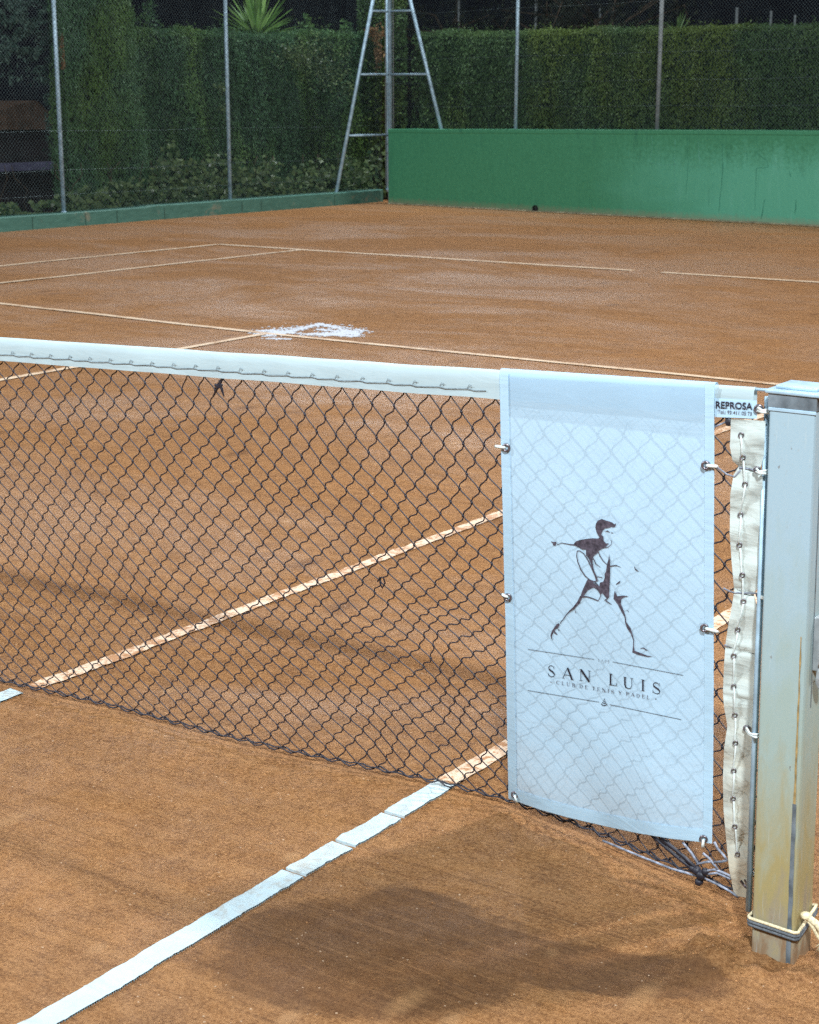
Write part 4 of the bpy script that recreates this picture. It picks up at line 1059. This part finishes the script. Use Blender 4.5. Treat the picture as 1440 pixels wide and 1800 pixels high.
for k in range(26):
    y = 11.6+k*.34+rng.normal(0, .1); p = [(-9.6, y, 0)]
    for q in range(5): p.append((-9.6+rng.normal(0, .04), p[-1][1]+rng.normal(0, .10), p[-1][2]+.16))
    mb = MB(); mb.tube(p, .006, 5); mb.build('stem', M['bark'], iv, smooth=True)

# corner shrub mass behind the mast, with dead brown leaves
cs = empty('corner_shrub', (-9.7, 21.3, 0), 'dark overgrown shrub with dead brown leaves behind the floodlight mast', 'shrub')
C = []; Dd = []
for _ in range(9000):
    px_ = rng.uniform(628, 716); py_ = rng.uniform(-30, 345); d = rng.uniform(0, .5)
    p = at(px_, py_, plane=((-9.6, 21.0+d, 0), (-.35, -1, 0)))
    if p[2] < 0: continue
    C.append(p)
V, F = leaves(C, rng.normal(0, 1, (len(C), 3)), .06, .03, .6); np_mesh('foliage', V, F, M['hedge_r'], cs)
for _ in range(150):
    k = rng.random(); q = (660+rng.normal(0, 8), 58+rng.normal(0, 8)) if k < .4 else (666+rng.normal(0, 4), 92+rng.normal(0, 12))
    Dd.append(at(*q, plane=((-9.5, 20.75, 0), (-.35, -1, 0))))
V, F = leaves(Dd, np.tile([.5, -1, .2], (len(Dd), 1)), .10, .035, .6, .8); np_mesh('dead_leaves', V, F, M['dry'], cs)
mb = MB(); mb.tube([(-9.9, 21.4, -.05), (-9.8, 21.5, 2.6)], .06, 8); mb.build('trunk', M['bark'], cs, smooth=True)

# hedge behind the back wall
rh = empty('hedge', wpt(5, -1.3, 0), 'long clipped dark green hedge behind the back wall fence', 'hedge')
def htR(u): return 2.76-.012*u+.04*noise.noise(Vector((u*.9, 0, 0)))+.02*noise.noise(Vector((u*6, 0, 0)))+(.10*max(0, min(1, (u-8)/.6)))
ho = wpt(-.6, -1.25, 0)
hedge_core((ho[0], ho[1], 0), (wd[0], wd[1], 0), 15.5, htR, 1.1, rh, M['core'], z0=.0)
hedge_face((ho[0], ho[1], 0), (wd[0], wd[1], 0), 15.5, htR, 62000, M['hedge_r'], rh, z0=1.0, L=.055, W=.018, bulge=.10)
mb = MB()

# yucca plants
M['yucca_dim'] = leaf('yucca_leaf_dim', (.03, .07, .02), (.09, .16, .05), .5)
def yucca(name, base, R, n, label, mat=M['yucca']):
    r_ = empty(name, tuple(base), label, 'yucca', 'spiky yuccas behind the hedges'); mb = MB()
    for k in range(n):
        az = rng.uniform(0, 6.283); el = math.radians(rng.uniform(-12, 88)); L = R*rng.uniform(.75, 1.1)
        d = np.array([math.cos(az)*math.cos(el), math.sin(az)*math.cos(el), math.sin(el)]); s_ = np.array([-math.sin(az), math.cos(az), 0]); w_ = .022*R/.6
        pts = [(0, .6), (.3, 1.0), (.65, .8), (1, .03)]; A = []; B = []; Cc = []
        for t_, ww in pts:
            c = np.array(base)+d*L*t_+np.array([0, 0, -.10*t_*t_*L*math.cos(el)]); A.append(c+s_*w_*ww); B.append(c-s_*w_*ww); Cc.append(c-np.array([0, 0, w_*ww*.5]))
        mb.add(A+Cc+B, [(q, q+1, q+5, q+4) for q in range(3)]+[(q+4, q+5, q+9, q+8) for q in range(3)])
    mb.build('leaves', mat, r_, smooth=False)
    mb = MB(); mb.tube([(base[0], base[1], -.05), tuple(base)], .07, 8); mb.build('stem', M['bark'], r_, smooth=True)
yucca('yucca', at(452, 66, x=-11.1), .92, 95, 'bright green yucca with sword leaves rising above the left hedge')
yucca('yucca', at(1192, 62, plane=((WA[0]-wn[0]*3, WA[1]-wn[1]*3, 0), (wn[0], wn[1], 0))), .40, 34, 'dim yucca tuft showing above the back hedge', M['yucca_dim'])

# olive tree at the far left, dark dome-roofed hut behind it
ol = empty('olive_tree', (-10.5, 12.5, 0), 'grey-green olive tree overhanging the fence at the far left', 'tree')
mb = MB(); tb = np.array([-10.9, 12.9, 0.])
def br(p0, p1, r0, r1): mb.tube([p0, (np.array(p0)+np.array(p1))/2+rng.normal(0, .05, 3), p1], [r0, (r0+r1)/2, r1], 8)
br((-11.0, 11.6, -.05), (-10.9, 11.8, 1.6), .13, .10)
for q in ((-10.3, 12.3, 3.0), (-10.6, 12.9, 2.7), (-10.2, 11.6, 2.9), (-10.9, 11.0, 3.1), (-10.4, 12.8, 2.1)): br((-10.9, 11.8, 1.5), q, .06, .015)
mb.build('trunk', M['bark'], ol, smooth=True)
C = []
blobs = [(20, 20, 60, 36, 900), (60, 45, 45, 40, 800), (30, 80, 38, 26, 450), (68, 110, 26, 45, 380), (12, 140, 22, 10, 110), (84, 170, 13, 50, 260), (90, 240, 9, 50, 160), (40, -30, 80, 40, 700), (10, 100, 20, 20, 120), (-70, 40, 60, 90, 900)]
for a, b, sx_, sy_, n_ in blobs:
    for _ in range(n_):
        px_, py_ = a+rng.normal(0, sx_*.55), b+rng.normal(0, sy_*.5)
        if noise.noise(Vector((px_*.06, py_*.06, 2))) < -.18: continue
        C.append(at(px_, py_, x=-10.05-.7*rng.random()))
V, F = leaves(C, rng.normal(0, 1, (len(C), 3)), .085, .022, .5, .3); np_mesh('crown', V, F, M['olive'], ol)
hut = empty('shed', (-12.6, 15.0, 0), 'dark shed with a rounded brown roof behind the fence at the far left', 'shed')
mb = MB(); pr = []
for k in range(13):
    a = k/12; px_ = -160+a*270; py_ = 176+ (abs(px_-72)/72)**1.5*18 if px_ < 72 else 176+(px_-72)**1.2*.8
    pr.append((px_, py_))
fr_ = [at(a, b, x=-11.9) for a, b in pr]; bk = [p+np.array([-2.0, .3, 0]) for p in fr_]; lo = [np.array([p[0], p[1], 1.22]) for p in fr_]; lob = [np.array([p[0], p[1], 1.22]) for p in bk]
n_ = len(fr_)
mb.add(fr_+bk, [(k, k+1, n_+k+1, n_+k) for k in range(n_-1)]); mb.add(fr_+lo, [(k, n_+k, n_+k+1, k+1) for k in range(n_-1)])
mb.build('roof', M['hutroof'], hut, smooth=False)
ya, yb2 = fr_[0][1], fr_[-1][1]
mb = MB(); mb.box((-12.9, (ya+yb2)/2, .58), (1.9, yb2-ya-.1, 1.2)); mb.build('wall', M['hutwall'], hut)
zr = at(30, 293, x=-11.88)[2]; mb = MB(); mb.box((-11.88, (ya+yb2)/2, zr), (.06, yb2-ya, .12)); mb.build('rail', M['hutrail'], hut)

# pale posts of a further fence showing over the back hedge
FP = ((WA[0]-wn[0]*9, WA[1]-wn[1]*9, 0), (wn[0], wn[1], 0))
names = ['leftmost pale post over the back hedge, left of the thick fence tube', 'pale post over the hedge halfway between the two fence tubes', 'dim pale post directly above the yucca tuft', 'thickest short pale post above the hedge right of the yucca', 'short pale post above the hedge, second from the right', 'shortest pale post above the hedge, rightmost of its row']
for (px_, pt_, wdt), lab in zip(((807, -40, 5), (943, -30, 5), (1055, 14, 4), (1296, 13, 5.5), (1356, 19, 4.5), (1398, 26, 4)), names):
    a = at(px_, pt_, plane=FP); mb = MB(); r = wdt*.5*34/2907; mb.tube([(a[0], a[1], -.05), (a[0], a[1], a[2])], r, 8)
    tag(mb.build('concrete_post', M['concrete'], None, smooth=True), lab, 'post', 'posts of the fence beyond the hedge')
# dark trees in the night beyond
def dark_tree(base, h, spread, label, n=5200):
    r_ = empty('tree', tuple(base), label, 'tree'); mb = MB(); base = np.array(base, float)
    mb.tube([base, base+[0.1, 0, h*.45], base+[0, .1, h*.6]], [.16, .12, .08], 8); C = []
    for k in range(42):
        az = rng.uniform(0, 6.283); t0 = base+[0, 0, h*rng.uniform(.3, .6)]; d = np.array([math.cos(az), math.sin(az), rng.uniform(.1, .9)]); e_ = t0+d*spread*rng.uniform(.5, 1)
        m_ = (t0+e_)/2+rng.normal(0, .15, 3); f_ = e_+[rng.normal(0, .2), rng.normal(0, .2), -rng.uniform(.3, 1.1)]
        mb.tube([t0, m_, e_, f_], [.035, .022, .014, .005], 5)
        for _ in range(n//42):
            s = rng.random()**.6; p = m_+(e_-m_)*s if rng.random() < .5 else e_+(f_-e_)*s; C.append(p+rng.normal(0, .16, 3))
    mb.build('trunk', M['bark'], r_, smooth=True)
    V, F = leaves(C, rng.normal(0, 1, (len(C), 3)), .13, .035, .5, .8); np_mesh('crown', V, F, M['darkleaf'], r_)
pA = at(1040, 100, plane=((WA[0]-wn[0]*5.5, WA[1]-wn[1]*5.5, 0), (wn[0], wn[1], 0))); dark_tree((pA[0], pA[1], 0), 5.2, 1.9, 'dark bare-branched tree in the night above the back hedge')
pA = at(790, 100, plane=((WA[0]-wn[0]*4.5, WA[1]-wn[1]*4.5, 0), (wn[0], wn[1], 0))); dark_tree((pA[0], pA[1], 0), 4.8, 1.3, 'dark drooping tree beyond the hedge just right of the mast', 3600)
